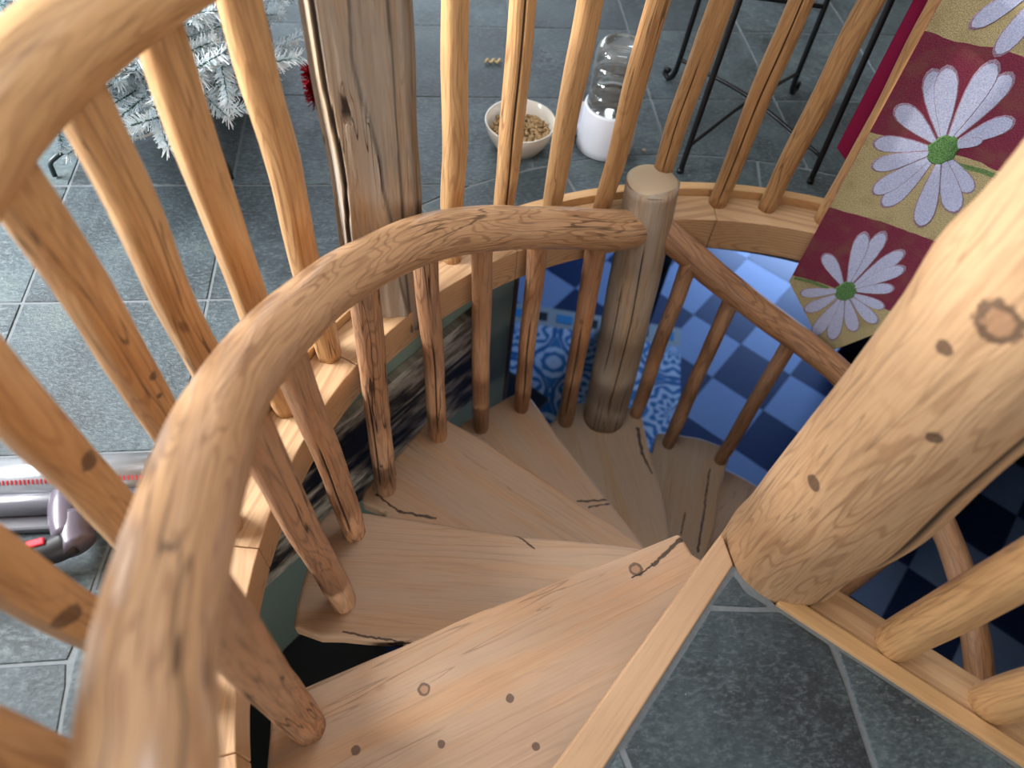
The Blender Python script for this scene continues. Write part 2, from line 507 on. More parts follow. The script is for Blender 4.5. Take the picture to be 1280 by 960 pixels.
# ------------------------------------------------------------------ upper floor
def build_floor():
    n = 96
    X0, X1, Y0, Y1 = -5.1, 8.3, -5.0, 8.3
    verts, faces = [], []
    def sq(a):
        dx, dy = math.cos(a), math.sin(a)
        ts = []
        if dx > 1e-9: ts.append((X1 - OPEN[0]) / dx)
        if dx < -1e-9: ts.append((X0 - OPEN[0]) / dx)
        if dy > 1e-9: ts.append((Y1 - OPEN[1]) / dy)
        if dy < -1e-9: ts.append((Y0 - OPEN[1]) / dy)
        t = min(ts)
        return (OPEN[0] + dx * t, OPEN[1] + dy * t)
    angs = [2 * math.pi * k / n for k in range(n)]
    for cx, cy in ((X0, Y0), (X1, Y0), (X1, Y1), (X0, Y1)):
        angs.append(math.atan2(cy - OPEN[1], cx - OPEN[0]) % (2 * math.pi))
    angs.sort()
    n = len(angs)
    for z in (-0.0022, -0.26):
        for a in angs: verts.append((OPEN[0] + R_OUT * math.cos(a), OPEN[1] + R_OUT * math.sin(a), z))
        for a in angs: verts.append((*sq(a), z))
    for k in range(n):
        k2 = (k + 1) % n
        faces.append((k, n + k, n + k2, k2))
        faces.append((2 * n + k, 2 * n + k2, 3 * n + k2, 3 * n + k))
        faces.append((k, k2, 2 * n + k2, 2 * n + k))
        faces.append((n + k, 3 * n + k, 3 * n + k2, n + k2))
    # the landing wedge
    arc = [polar(OPEN, R_OUT, a) for a in range(int(A_LAND0) + 5, int(A_LAND1) + 6, 4)]
    wedge = [tuple(NOS_C)] + [tuple(NOS_D)] + arc + [tuple(TRB_B), tuple(TRB_A)]
    b = len(verts)
    m = len(wedge)
    verts += [(x, y, -0.0022) for x, y in wedge] + [(x, y, -0.26) for x, y in wedge]
    faces.append(tuple(b + i for i in range(m)))
    faces.append(tuple(b + m + i for i in range(m))[::-1])
    faces += [(b + i, b + m + i, b + m + (i + 1) % m, b + (i + 1) % m) for i in range(m)]
    o = mesh_obj('floor', verts, faces, M['grout'])
    struct(o, 'upper storey floor of dark slate tiles around the round stair opening')
    return o
floor = build_floor()

def clip_outside(poly, c, R):
    """polygon minus a disc (one crossing)"""
    pts = []
    for i in range(len(poly)):
        a, b = Vector(poly[i]), Vector(poly[(i + 1) % len(poly)])
        k = max(2, int((b - a).length / 0.01))
        for j in range(k): pts.append(a + (b - a) * j / k)
    ins = [(p - Vector(c)).length < R for p in pts]
    if not any(ins): return poly
    if all(ins): return None
    n = len(pts)
    s = next(i for i in range(n) if ins[i] and not ins[(i + 1) % n])
    out = []
    i = (s + 1) % n
    while not ins[i]:
        out.append(pts[i]); i = (i + 1) % n
    keep = []
    for q, p in enumerate(out):       # drop collinear samples
        if q in (0, len(out) - 1): keep.append(p); continue
        d1, d2 = (p - out[q - 1]).normalized(), (out[q + 1] - p).normalized()
        if d1.dot(d2) < 0.999: keep.append(p)
    a0 = math.atan2(out[-1].y - c[1], out[-1].x - c[0]); a1 = math.atan2(out[0].y - c[1], out[0].x - c[0])
    d = (a1 - a0 + math.pi) % (2 * math.pi) - math.pi
    k = max(2, int(abs(d) * R / 0.04))
    arc = [Vector((c[0] + R * math.cos(a0 + d * j / k), c[1] + R * math.sin(a0 + d * j / k))) for j in range(1, k)]
    return [tuple(p) for p in keep + arc]

def slate(poly, parent=floor):
    if not poly or len(poly) < 3: return
    dz = random.uniform(-0.0004, 0.0012)
    prism('slate_tile', poly, -0.03, dz, M['slate'], parent, bev=0.002, seg=1)

GAP = 0.0034
PX, PY = 0.4665, 0.462
for i in range(-7, 9):
    for j in range(-8, 9):
        x0, y0 = -0.600 + i * PX, 1.345 + j * PY
        if x0 < -3.3 or x0 + PX > 4.5 or y0 < -1.4 or y0 + PY > 5.3: continue
        q = [(x0 + GAP, y0 + GAP), (x0 + PX - GAP, y0 + GAP), (x0 + PX - GAP, y0 + PY - GAP), (x0 + GAP, y0 + PY - GAP)]
        slate(clip_outside(q, OPEN, R_BAND + GAP))
a = A_LAND1 - 360 + 6
random.seed(3)
cuts = [a]
while cuts[-1] < A_LAND0 - 8:
    cuts.append(cuts[-1] + random.uniform(11, 19))
for k in range(len(cuts) - 1):
    g = 0.16
    a0, a1 = cuts[k] + g, cuts[k + 1] - g
    sk = random.uniform(-3, 3)
    nn = 6
    inn = [polar(OPEN, R_OUT + 0.004, a0 + (a1 - a0) * q / nn) for q in range(nn + 1)]
    out = [polar(OPEN, R_BAND - GAP, a0 + (a1 - a0) * q / nn) for q in range(nn + 1)]
    slate(inn[::1] + out[::-1])
# landing slates, with their uneven joints
slate([(0.636, 0.509), (0.572, 0.449), (0.664, 0.438), (0.693, 0.438), (0.652, 0.470)])
slate([(0.566, 0.437), (0.672, 0.427), (0.715, 0.424), (0.800, 0.350), (0.806, 0.280), (0.806, 0.110), (0.815, -0.13),
       (0.34, -0.13), (0.345, 0.150), (0.335, 0.190)])
slate([(0.817, 0.338), (1.05, 0.138), (1.33, -0.13), (0.826, -0.13), (0.818, 0.110), (0.818, 0.280)])
slate([(0.322, 0.186), (0.333, 0.148), (0.328, -0.13), (0.03, -0.13)])
slate([(0.02, -0.14), (0.52, -0.14), (0.52, -0.6), (-0.02, -0.6), (-0.09, -0.26)])
slate([(0.53, -0.14), (1.1, -0.14), (1.1, -0.6), (0.53, -0.6)])

# landing trims
nv = NOS_B - NOS_A
trim1 = prism('trim_1', [tuple(NOS_A), tuple(NOS_B), tuple(NOS_D), tuple(NOS_C)], -0.16, 0.006, M['nosing'], None, tuple(nv), 0.004)
struct(trim1, 'pale pine nosing board along the landing edge')
tv = (TRB_B - TRB_A).normalized()
tn = Vector((-tv.y, tv.x))
if tn.y < 0: tn = -tn
def along(p, q, off0, off1, l0, l1): 
    d = (q - p).normalized(); nn = Vector((-d.y, d.x)); nn = nn if nn.y > 0 else -nn
    return [tuple(p + d * l0 + nn * off0), tuple(p + d * l1 + nn * off0), tuple(p + d * l1 + nn * off1), tuple(p + d * l0 + nn * off1)]
trim2 = prism('trim_2', along(TRB_A, TRB_B, 0.0, 0.036, 0.0, 1.2), -0.05, 0.010, M['trim'], None, tuple(tv), 0.003)
struct(trim2, 'orange pine trim strip between the slate and the landing railing')

# ------------------------------------------------------------------ room shell of the upper storey
def wall_with_window(name, p0, p1, z0, z1, w0, w1, wz0, wz1, thick, mat, label):
    """vertical wall from p0 to p1 with one window opening between w0..w1 (metres along) and wz0..wz1"""
    p0, p1 = Vector(p0), Vector(p1)
    L = (p1 - p0).length
    d = (p1 - p0).normalized()
    nrm = Vector((-d.y, d.x))
    verts, faces = [], []
    def blk(a, b, c, e):
        if b - a < 1e-4 or e - c < 1e-4: return
        base = len(verts)
        for z in (c, e):
            for s, o in ((a, 0), (b, 0), (b, thick), (a, thick)):
                q = p0 + d * s + nrm * o
                verts.append((q.x, q.y, z))
        for f in ((0, 3, 2, 1), (4, 5, 6, 7), (0, 1, 5, 4), (1, 2, 6, 5), (2, 3, 7, 6), (3, 0, 4, 7)):
            faces.append(tuple(base + k for k in f))
    if w0 is None:
        blk(0, L, z0, z1)
    else:
        blk(0, w0, z0, z1); blk(w1, L, z0, z1); blk(w0, w1, z0, wz0); blk(w0, w1, wz1, z1)
    o = struct(mesh_obj(name, verts, faces, mat), label)
    if w0 is not None:
        global WIN
        WIN += 1
        fr = []
        ff = []
        def bar(a, b, c, e):
            base = len(fr)
            for z in (c, e):
                for s, oo in ((a, thick * 0.45), (b, thick * 0.45), (b, thick * 0.75), (a, thick * 0.75)):
                    q = p0 + d * s + nrm * oo
                    fr.append((q.x, q.y, z))
            for f in ((0, 3, 2, 1), (4, 5, 6, 7), (0, 1, 5, 4), (1, 2, 6, 5), (2, 3, 7, 6), (3, 0, 4, 7)):
                ff.append(tuple(base + k for k in f))
        bar(w0, w0 + 0.05, wz0, wz1); bar(w1 - 0.05, w1, wz0, wz1); bar(w0, w1, wz0, wz0 + 0.05); bar(w0, w1, wz1 - 0.05, wz1)
        bar((w0 + w1) / 2 - 0.025, (w0 + w1) / 2 + 0.025, wz0, wz1)
        struct(mesh_obj('window_%d' % WIN, fr, ff, M['white_frame']), 'white window frame in the upper room')
    return o
WIN = 0
wall_with_window('wall_left', (-3.4, -2.9), (-3.4, 5.4), -0.26, 2.7, 3.3, 5.9, 1.45, 2.5, 0.15, M['plaster'], 'white wall of the upper room with a window')
wall_with_window('wall_far', (-3.4, 5.4), (4.6, 5.4), -0.26, 2.7, 1.3, 4.3, 0.9, 2.3, 0.15, M['plaster'], 'white far wall of the upper room')
wall_with_window('wall_right', (4.6, 5.4), (4.6, -2.9), -0.26, 2.7, None, None, 0, 0, 0.15, M['plaster'], 'white right wall of the upper room')
wall_with_window('wall_behind', (4.6, -2.9), (-3.4, -2.9), -0.26, 2.7, 2.4, 5.0, 0.9, 2.3, 0.15, M['plaster'], 'white wall behind the camera')  # its window opening is added for the fill light
def ceiling():
    X = (-3.5, -0.15, 1.05, 4.7); Y = (-3.05, 0.65, 1.85, 5.55)
    verts, faces = [], []
    for i in range(3):
        for j in range(3):
            if i == 1 and j == 1: continue
            b = len(verts)
            for z in (2.7, 2.82):
                verts.extend([(X[i], Y[j], z), (X[i + 1], Y[j], z), (X[i + 1], Y[j + 1], z), (X[i], Y[j + 1], z)])
            for f in ((0, 3, 2, 1), (4, 5, 6, 7), (0, 1, 5, 4), (1, 2, 6, 5), (2, 3, 7, 6), (3, 0, 4, 7)): faces.append(tuple(b + k for k in f))
    return struct(mesh_obj('ceiling', verts, faces, M['plaster']), 'pale ceiling of the upper room with a skylight over the stair')
ceiling()

# ------------------------------------------------------------------ lower storey
R45 = math.radians(45)
def uv2(u, v): return ((u - v) * 0.70711, (u + v) * 0.70711)
LU0, LU1, LV0, LV1 = -2.6, 7.2, -4.3, 4.3
floor_low = mesh_obj('floor_lower', [(*uv2(LU0, LV0), Z_LOW - 0.004), (*uv2(LU1, LV0), Z_LOW - 0.004), (*uv2(LU1, LV1), Z_LOW - 0.004), (*uv2(LU0, LV1), Z_LOW - 0.004)],
                     [(0, 1, 2, 3)], M['grout_low'])
struct(floor_low, 'blue checkerboard tile floor of the lower storey')
TS = 0.415
U0, V0 = 3.408, 0.618
tile_mesh = {}
for mk in ('floor_light', 'floor_dark'):
    g = TS / 2 - 0.002
    o = box('checker_tile', (0, 0, -0.006), (2 * g, 2 * g, 0.012), M[mk], floor_low, R45, loc=(0, 0, 0))
    tile_mesh[mk] = (o, o.data)
used = set()
for i in range(-12, 9):
    for j in range(-9, 8):
        u, v = U0 + (i + 0.5) * TS, V0 + (j + 0.5) * TS
        if not (LU0 + 0.2 < u < LU1 - 0.2 and LV0 + 0.2 < v < LV1 - 0.2): continue
        if u < -1.2 and v < -1.5: continue
        mk = 'floor_dark' if (i + j) % 2 else 'floor_light'
        if mk in used:
            o = tile_mesh[mk][0].copy(); COL.objects.link(o); o.parent = floor_low
        else:
            o = tile_mesh[mk][0]; used.add(mk)
        o.location = (*uv2(u, v), Z_LOW)
def low_wall(name, u0, v0, u1, v1, mat, label, z1=-0.26, th=0.1):
    a, b = Vector(uv2(u0, v0)), Vector(uv2(u1, v1))
    d = (b - a).normalized(); nn = Vector((-d.y, d.x)) * th
    return struct(prism(name, [tuple(a), tuple(b), tuple(b + nn), tuple(a + nn)], Z_LOW - 0.02, z1, mat), label)
GW = 1.0794
low_wall('wall_stair', -2.4, GW, 1.505, GW, M['green'], 'sage green wall beside the spiral stair below the floor', th=0.12)
WBW = uv2(1.505, GW)
low_wall('wall_lower_right', LU0, LV0, LU1, LV0, M['lower_wall'], 'lower storey wall on the right', th=-0.1)
low_wall('wall_lower_left', LU0, LV1, LU1, LV1, M['lower_wall'], 'lower storey wall on the left')
wall_with_window('wall_lower_far', uv2(LU1, LV1), uv2(LU1, LV0), Z_LOW - 0.02, -0.26, 2.1, 4.2, -1.9, -0.7, 0.12, M['lower_wall'], 'lower storey far wall with a window')
low_wall('wall_lower_near', LU0, LV0, LU0, LV1, M['lower_wall'], 'lower storey near wall')
# dark casing at the end of the green wall
M['casing'] = wood('dark_casing', srgb(78, 56, 44), srgb(50, 34, 26), ring=0.3, rough=0.5)
cas = prism('trim_3', [uv2(1.508, GW - 0.005), uv2(1.53, GW - 0.005), uv2(1.53, GW + 0.13), uv2(1.508, GW + 0.13)], Z_LOW, -0.27, M['casing'], None, (0, 1), 0.003)
struct(cas, 'dark brown casing on the end of the green wall')

# ------------------------------------------------------------------ spiral staircase
stair = empty('spiral_staircase', (NEWEL[0], NEWEL[1], Z_LOW), 'rustic spiral staircase of pine treads and peeled log rails around a thick log', 'staircase')

def newel_shape(a, t, s):
    z = s + Z_LOW
    k = 1.0
    d = ((math.degrees(a) - 305 + 180) % 360) - 180
    k += 0.21 * math.exp(-(d / 40.0) ** 2) * math.exp(-((z - 0.36) / 0.20) ** 2)
    k += 0.05 * math.exp(-(d / 50.0) ** 2) * math.exp(-((z - 0.75) / 0.35) ** 2)
    d2 = ((math.degrees(a) - 128 + 180) % 360) - 180
    k += 0.10 * math.exp(-(d2 / 30.0) ** 2) * math.exp(-((z - 0.86) / 0.07) ** 2)
    k += 0.04 * math.exp(-(z / 0.05) ** 2)
    return k
def nw(x, y, z, r, d): return (x - NEWEL[0], y - NEWEL[1], z - Z_LOW, r, d)
M['newel'] = wood('newel_pine', srgb(194, 156, 118), srgb(128, 84, 54), ring=0.42, freq=420, swirl=40, lump=0.5, rough=0.5, cracks=0.35, coat=0.05, spot_knots=0.35,
                  knots=(nw(0.665, 0.496, 0.879, 0.030, 0.2), nw(0.650, 0.528, 0.402, 0.016, 0.9), nw(0.655, 0.52, 0.80, 0.012, 0.8), nw(0.695, 0.46, 0.665, 0.012, 0.9)))
log('newel_post', [(NEWEL[0], NEWEL[1], Z_LOW), (NEWEL[0], NEWEL[1], -1.2), (NEWEL[0], NEWEL[1], 0.0), (NEWEL[0], NEWEL[1], 1.2), (NEWEL[0], NEWEL[1], 2.7)],
    lambda t: 0.130 - 0.004 * t, M['newel'], stair, seg=72, step=0.03, bump=0.035, bfreq=4.0, seed=2.3,
    cracks=((281, 0.44, 0.80, 4.6, 0.006),), shape=newel_shape)

TREADS = {
1: [[0.681, 0.599], [0.631, 0.64], [0.61, 0.698], [0.402, 0.629], [0.086, 0.531], [-0.101, 0.461], [-0.332, 0.38], [-0.376, 0.351], [-0.373, 0.235], [-0.25, 0.065], [-0.115, -0.082], [0.704, 0.494]],
2: [[0.725, 0.652], [0.546, 0.744], [0.333, 0.78], [0.208, 0.801], [-0.002, 0.847], [-0.212, 0.893], [-0.304, 0.91], [-0.335, 0.875], [-0.359, 0.76], [-0.381, 0.641], [-0.384, 0.58], [-0.314, 0.551], [-0.1, 0.525], [-0.161, 0.4], [0.678, 0.539]],
3: [[0.775, 0.665], [0.618, 0.835], [0.448, 0.983], [0.172, 1.216], [0.033, 1.318], [-0.026, 1.33], [-0.139, 1.182], [-0.244, 1.062], [-0.246, 1.02], [-0.175, 0.983], [-0.167, 0.835], [0.678, 0.591]],
4: [[0.792, 0.663], [0.667, 0.95], [0.584, 1.097], [0.46, 1.33], [0.406, 1.442], [0.363, 1.528], [0.303, 1.553], [0.084, 1.423], [0.079, 1.311], [0.698, 0.629]],
5: [[0.832, 0.647], [0.856, 1.025], [0.862, 1.14], [0.854, 1.337], [0.852, 1.495], [0.854, 1.558], [0.801, 1.608], [0.651, 1.638], [0.511, 1.612], [0.476, 1.546], [0.404, 1.483], [0.733, 0.656]],
6: [[0.852, 0.629], [1.121, 1.121], [1.184, 1.285], [1.261, 1.428], [1.273, 1.459], [1.242, 1.509], [1.16, 1.55], [1.072, 1.57], [0.973, 1.587], [0.928, 1.487], [0.84, 1.493], [0.766, 0.665]],
}
for k in range(7, 13):
    e = 61 - 25.5 * (k - 6)
    TREADS[k] = [list(polar(NEWEL, 0.1, e - 12))] + [list(polar(NEWEL, r, e + (1 - r) * -6)) for r in (0.4, 0.7, 1.03)] + \
                [list(polar(NEWEL, 1.08, e + q)) for q in (3, 10, 18, 24)] + [list(polar(NEWEL, 0.95, e + 27)), list(polar(NEWEL, 0.1, e + 35))]
GRAIN = {1: (-0.93, -0.36), 2: (-1, 0.12), 3: (-0.78, 0.62), 4: (-0.5, 0.86), 5: (-0.08, 1), 6: (0.33, 0.94)}
def rough_outline(poly, seed):
    out = []
    n = len(poly)
    for i in range(n):
        a, b = Vector(poly[i]), Vector(poly[(i + 1) % n])
        k = max(1, int((b - a).length / 0.05))
        for j in range(k):
            p = a + (b - a) * j / k
            if j:
                d = (b - a).normalized()
                p = p + Vector((-d.y, d.x)) * 0.004 * mnoise.noise((p.x * 9, p.y * 9, seed))
            out.append((p.x, p.y))
    return out
SPLITS = {1: [(0.52, 0.615, 0.613, 0.684, 0.006), (0.464, 0.588, 0.52, 0.615, 0.003)],
          2: [(0.21, 0.801, 0.258, 0.756, 0.0035), (-0.255, 0.561, -0.072, 0.517, 0.004)],
          3: [(-0.126, 0.981, -0.014, 0.953, 0.006), (-0.201, 1.046, -0.126, 0.981, 0.004)],
          4: [(0.483, 1.081, 0.604, 1.081, 0.005), (0.517, 1.057, 0.596, 1.068, 0.004)],
          5: [(0.821, 1.492, 0.817, 1.368, 0.009), (0.817, 1.368, 0.839, 1.28, 0.006)],
          6: [(1.165, 1.393, 1.091, 1.194, 0.005), (1.091, 1.194, 1.023, 1.023, 0.006), (1.013, 1.198, 0.971, 1.101, 0.004)]}
KN1 = [[-0.048, 0.365], [0.14, 0.333], [-0.192, 0.254], [-0.013, 0.253], [0.477, 0.608], [0.188, 0.233]]
for k, poly in TREADS.items():
    z = -0.2 * k
    g = GRAIN.get(k) or (math.cos(math.radians(61 - 25.5 * (k - 6) + 12)), math.sin(math.radians(61 - 25.5 * (k - 6) + 12)))
    pl = rough_outline(poly, k)
    cx = sum(p[0] for p in pl) / len(pl); cy = sum(p[1] for p in pl) / len(pl)
    l = math.hypot(*g); gx, gy = g[0] / l, g[1] / l
    G = lambda x, y: (-(x - cx) * gy + (y - cy) * gx, (x - cx) * gx + (y - cy) * gy)
    mat = M['tread']
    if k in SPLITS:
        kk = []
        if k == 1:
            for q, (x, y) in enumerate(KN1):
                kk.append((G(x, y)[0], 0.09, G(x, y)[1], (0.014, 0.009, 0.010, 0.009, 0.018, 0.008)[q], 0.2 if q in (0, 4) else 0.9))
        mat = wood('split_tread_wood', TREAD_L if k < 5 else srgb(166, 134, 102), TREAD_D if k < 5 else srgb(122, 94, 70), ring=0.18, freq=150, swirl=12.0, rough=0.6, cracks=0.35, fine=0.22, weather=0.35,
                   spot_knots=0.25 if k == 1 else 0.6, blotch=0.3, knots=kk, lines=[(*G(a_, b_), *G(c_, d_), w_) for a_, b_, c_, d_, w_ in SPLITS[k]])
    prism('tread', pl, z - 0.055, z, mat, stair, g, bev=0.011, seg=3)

RAIL1 = [[0.650, 1.640, -0.022], [0.565, 1.590, 0.008], [0.312, 1.485, 0.116], [0.122, 1.362, 0.227], [-0.036, 1.216, 0.328], [-0.162, 1.029, 0.423], [-0.235, 0.854, 0.511], [-0.277, 0.692, 0.588], [-0.285, 0.536, 0.674], [-0.271, 0.396, 0.757], [-0.258, 0.29, 0.806], [-0.249, 0.201, 0.838], [-0.236, 0.131, 0.862], [-0.22, 0.07, 0.885], [-0.235, -0.08, 0.90], [-0.28, -0.19, 0.905]]
log('handrail', RAIL1, lambda t: 0.061 - 0.010 * t, M['rail'], stair, seg=28, step=0.02, bump=0.055, bfreq=7, seed=5.1,
    cracks=((112, 0.12, 0.5, 3.0, 0.004),))
r2 = [[0.690, 1.645, -0.02], [0.79, 1.612, -0.09], [0.948, 1.57, -0.205], [1.139, 1.507, -0.325], [1.375, 1.365, -0.433]]
for ang in (40, 28, 16, 4, -8, -20, -32, -44, -56, -68):
    r2.append([*polar(NEWEL, 1.0, ang), -0.377 + (ang - 62.8) * 0.0075])
log('handrail', r2, lambda t: 0.048 - 0.006 * t, M['spindle'], stair, seg=22, step=0.022, bump=0.05, bfreq=7, seed=9.4)

SPB = [([1.222, 1.433, -1.2], [1.228, 1.454, -0.369]), ([1.008, 1.524, -1.2], [1.003, 1.552, -0.253]), ([0.827, 1.563, -1.0], [0.82, 1.584, -0.114]), ([0.525, 1.536, -1.0], [0.49, 1.546, 0.04]), ([0.321, 1.482, -0.8], [0.296, 1.475, 0.125]), ([0.16, 1.399, -0.8], [0.125, 1.363, 0.225]), ([0.002, 1.252, -0.6], [-0.018, 1.232, 0.317]), ([-0.169, 1.066, -0.6], [-0.146, 1.051, 0.411]), ([-0.239, 0.834, -0.4], [-0.254, 0.782, 0.545]), ([-0.258, 0.64, -0.4], [-0.282, 0.586, 0.646]), ([-0.294, 0.308, -0.2], [-0.255, 0.277, 0.812])]
for ang in (47, 33, 20, 6, -8, -22, -36, -50, -64):
    k = math.ceil((61 - ang) / 25.5 + 5.999)
    SPB.append(([*polar(NEWEL, 1.0, ang), -0.2 * k], [*polar(NEWEL, 1.0, ang), -0.377 + (ang - 62.8) * 0.0075]))
SPR = [.030, .030, .030, .034, .031, .031, .032, .036, .035, .036, .042]
random.seed(11)
for i, (b, t) in enumerate(SPB):
    b, t = Vector(b), Vector(t)
    mid = b.lerp(t, 0.5) + Vector((random.uniform(-.004, .004), random.uniform(-.004, .004), 0))
    q = b.lerp(t, 0.22) + Vector((random.uniform(-.003, .003), random.uniform(-.003, .003), 0))
    q2 = b.lerp(t, 0.78) + Vector((random.uniform(-.003, .003), random.uniform(-.003, .003), 0))
    r = SPR[i] if i < len(SPR) else 0.032
    ck = ()
    if i in (7, 8, 10, 3, 4, 6): ck = ((random.uniform(235, 280), 0.08, 0.62, 6, 0.004),)
    log('baluster', [b - Vector((0, 0, 0.004)), q, mid, q2, t], lambda tt, r=r: r * (1.0 - 0.10 * max(0, 1 - tt * 8) - 0.06 * math.sin(tt * 3)), M['spindle'], stair,
        seg=24, step=0.025, bump=0.055, bfreq=9, facet=0.5, seed=i * 1.7, cracks=ck)
# the log that carries both handrails
log('stair_post', [(0.69, 1.557, -1.0), (0.682, 1.585, -0.6), (0.668, 1.625, -0.2), (0.655, 1.665, 0.125)], lambda t: 0.088 - 0.006 * t, M['weathered'], stair,
    seg=36, step=0.025, bump=0.05, bfreq=5, seed=3.3, facet=0.3, cracks=((262, 0.1, 0.85, 2.0, 0.004), (225, 0.3, 0.7, 1.8, 0.003)))
post_top = lathe('post_end_grain', [(0.0, 0.004), (0.045, 0.004), (0.074, 0.0), (0.079, -0.006)], (0.655, 1.665, 0.132), M['end_grain'], stair, 36)

# ------------------------------------------------------------------ guard railing round the opening
guard = empty('guard_railing', (OPEN[0], OPEN[1], 0), 'curved guard railing of peeled pine spindles around the round stair opening', 'railing')
def ring_piece(name, r0, r1, z0, z1, a0, a1, mat, parent, bev=0.003):
    n = max(2, int(abs(a1 - a0) / 2.0))
    A = [a0 + (a1 - a0) * k / n for k in range(n + 1)]
    verts, gc = [], []
    am = math.radians((a0 + a1) / 2)
    for r, z in ((r0, z1), (r1, z1), (r1, z0), (r0, z0)):
        for d in A:
            p = polar(OPEN, r, d)
            verts.append((p[0], p[1], z))
            # straight grain along the chord, as in a board sawn to a curve
            gx, gy = -math.sin(am), math.cos(am)
            rx, ry = p[0] - OPEN[0], p[1] - OPEN[1]
            gc.append(((rx * math.cos(am) + ry * math.sin(am)) - r0, z - z1 + 0.1, rx * gx + ry * gy))
    m = n + 1
    faces = []
    for s in range(4):
        s2 = (s + 1) % 4
        for k in range(n):
            faces.append((s * m + k, s * m + k + 1, s2 * m + k + 1, s2 * m + k))
    faces.append((0, m, 2 * m, 3 * m))
    faces.append((3 * m + n, 2 * m + n, m + n, n))
    faces = [f[::-1] for f in faces]
    o = mesh_obj(name, verts, faces, mat, parent, False, gc)
    if bev: bevel(o, bev, 2, 40)
    return o
segs = [-34, -4, 26, 55, 85.5, 117, 146, 171, 190, 213]
for k in range(len(segs) - 1):
    ring_piece('curb_board', R_IN, 1.312, -0.125, -0.004, segs[k] + 0.04, segs[k + 1] - 0.04, M['curb'], guard)
rims = [-34, 20, 70, 116, 158, 213]
for k in range(len(rims) - 1):
    ring_piece('rim_strip', 1.313, R_OUT, -0.06, 0.024, rims[k] + 0.03, rims[k + 1] - 0.03, M['trim'], guard)

GB = [([1.067, 1.697, 0.0], [1.098, 1.69, 0.96]), ([0.91, 1.721, 0.0], [0.925, 1.719, 0.96]), ([0.700, 1.722, 0.13], [0.735, 1.725, 0.96]), ([0.529, 1.698, 0.0], [0.579, 1.708, 0.96]), ([0.36, 1.65, 0.0], [0.386, 1.659, 0.96]), ([0.202, 1.581, 0.0], [0.224, 1.592, 0.96]), ([0.056, 1.491, 0.0], [0.067, 1.499, 0.96]), ([-0.272, 1.153, 0.0], [-0.281, 1.14, 0.96]), ([-0.363, 0.992, 0.0], [-0.362, 0.994, 0.96]), ([-0.422, 0.843, 0.0], [-0.425, 0.833, 0.96]), ([-0.461, 0.691, 0.0], [-0.463, 0.685, 0.96]), ([-0.484, 0.504, 0.0], [-0.484, 0.504, 0.96]), ([-0.482, 0.352, 0.0], [-0.479, 0.325, 0.96]), ([-0.442, 0.118, 0.0], [-0.455, 0.168, 0.96])]
for ang in (69.5, 62, 54, 46, 37, 27):
    GB.append(([*polar(OPEN, 1.27, ang), 0.0], [*polar(OPEN, 1.28, ang), 0.96]))
random.seed(21)
KNOTTY = {10: [(-15, 0.58, 0.009), (-30, 0.535, 0.006)], 11: [(-12, 0.64, 0.016)], 12: [(-40, 0.58, 0.020), (-30, 0.457, 0.012)]}
for i, (b, t) in enumerate(GB):
    b, t = Vector(b), Vector(t)
    r = 0.035 if i > 6 else 0.032
    pts = [b - Vector((0, 0, 0.006))]
    for f in (0.2, 0.4, 0.6, 0.8):
        pts.append(b.lerp(t, f) + Vector((random.uniform(-.004, .004), random.uniform(-.004, .004), 0)))
    pts.append(t + Vector((0, 0, 0.01)))
    ck = ()
    if i in (1, 2, 5): ck = ((random.uniform(240, 275), (0.0, 0.02, 0.0, 0, 0, -0.02)[i], (0, 0.8, 0.45, 0, 0, 1.02)[i], (0, 5, 4, 0, 0, 6)[i], 0.004),)
    gm = M['guard']
    if i in KNOTTY:
        gm = wood('knotty_peeled_pine', knots=[(0.034 * math.cos(math.radians(a_)), 0.034 * math.sin(math.radians(a_)), z_, kr_, 0.9) for a_, z_, kr_ in KNOTTY[i]], **GUARD)
    log('baluster', pts, lambda tt, r=r: r * (1.0 - 0.08 * max(0, 1 - tt * 6) + 0.03 * math.sin(tt * 9 + r * 900)), gm, guard,
        seg=30, step=0.028, bump=0.05, bfreq=7, facet=0.95, seed=40 + i * 2.3, cracks=ck)
top = [[*polar(OPEN, 1.28, a), 1.0 + 0.006 * math.sin(a * 0.2)] for a in range(22, 206, 7)]
log('top_rail', top, 0.056, M['guard'], guard, seg=24, step=0.03, bump=0.05, bfreq=6, seed=77.0, round_end=(0.05, 0.05))
log('end_post', [(-0.37, -0.13, -0.02), (-0.372, -0.14, 0.5), (-0.375, -0.15, 1.06)], 0.07, M['guard'], guard, seg=24, step=0.04, bump=0.04, seed=81.0, round_end=(0, 0.06))

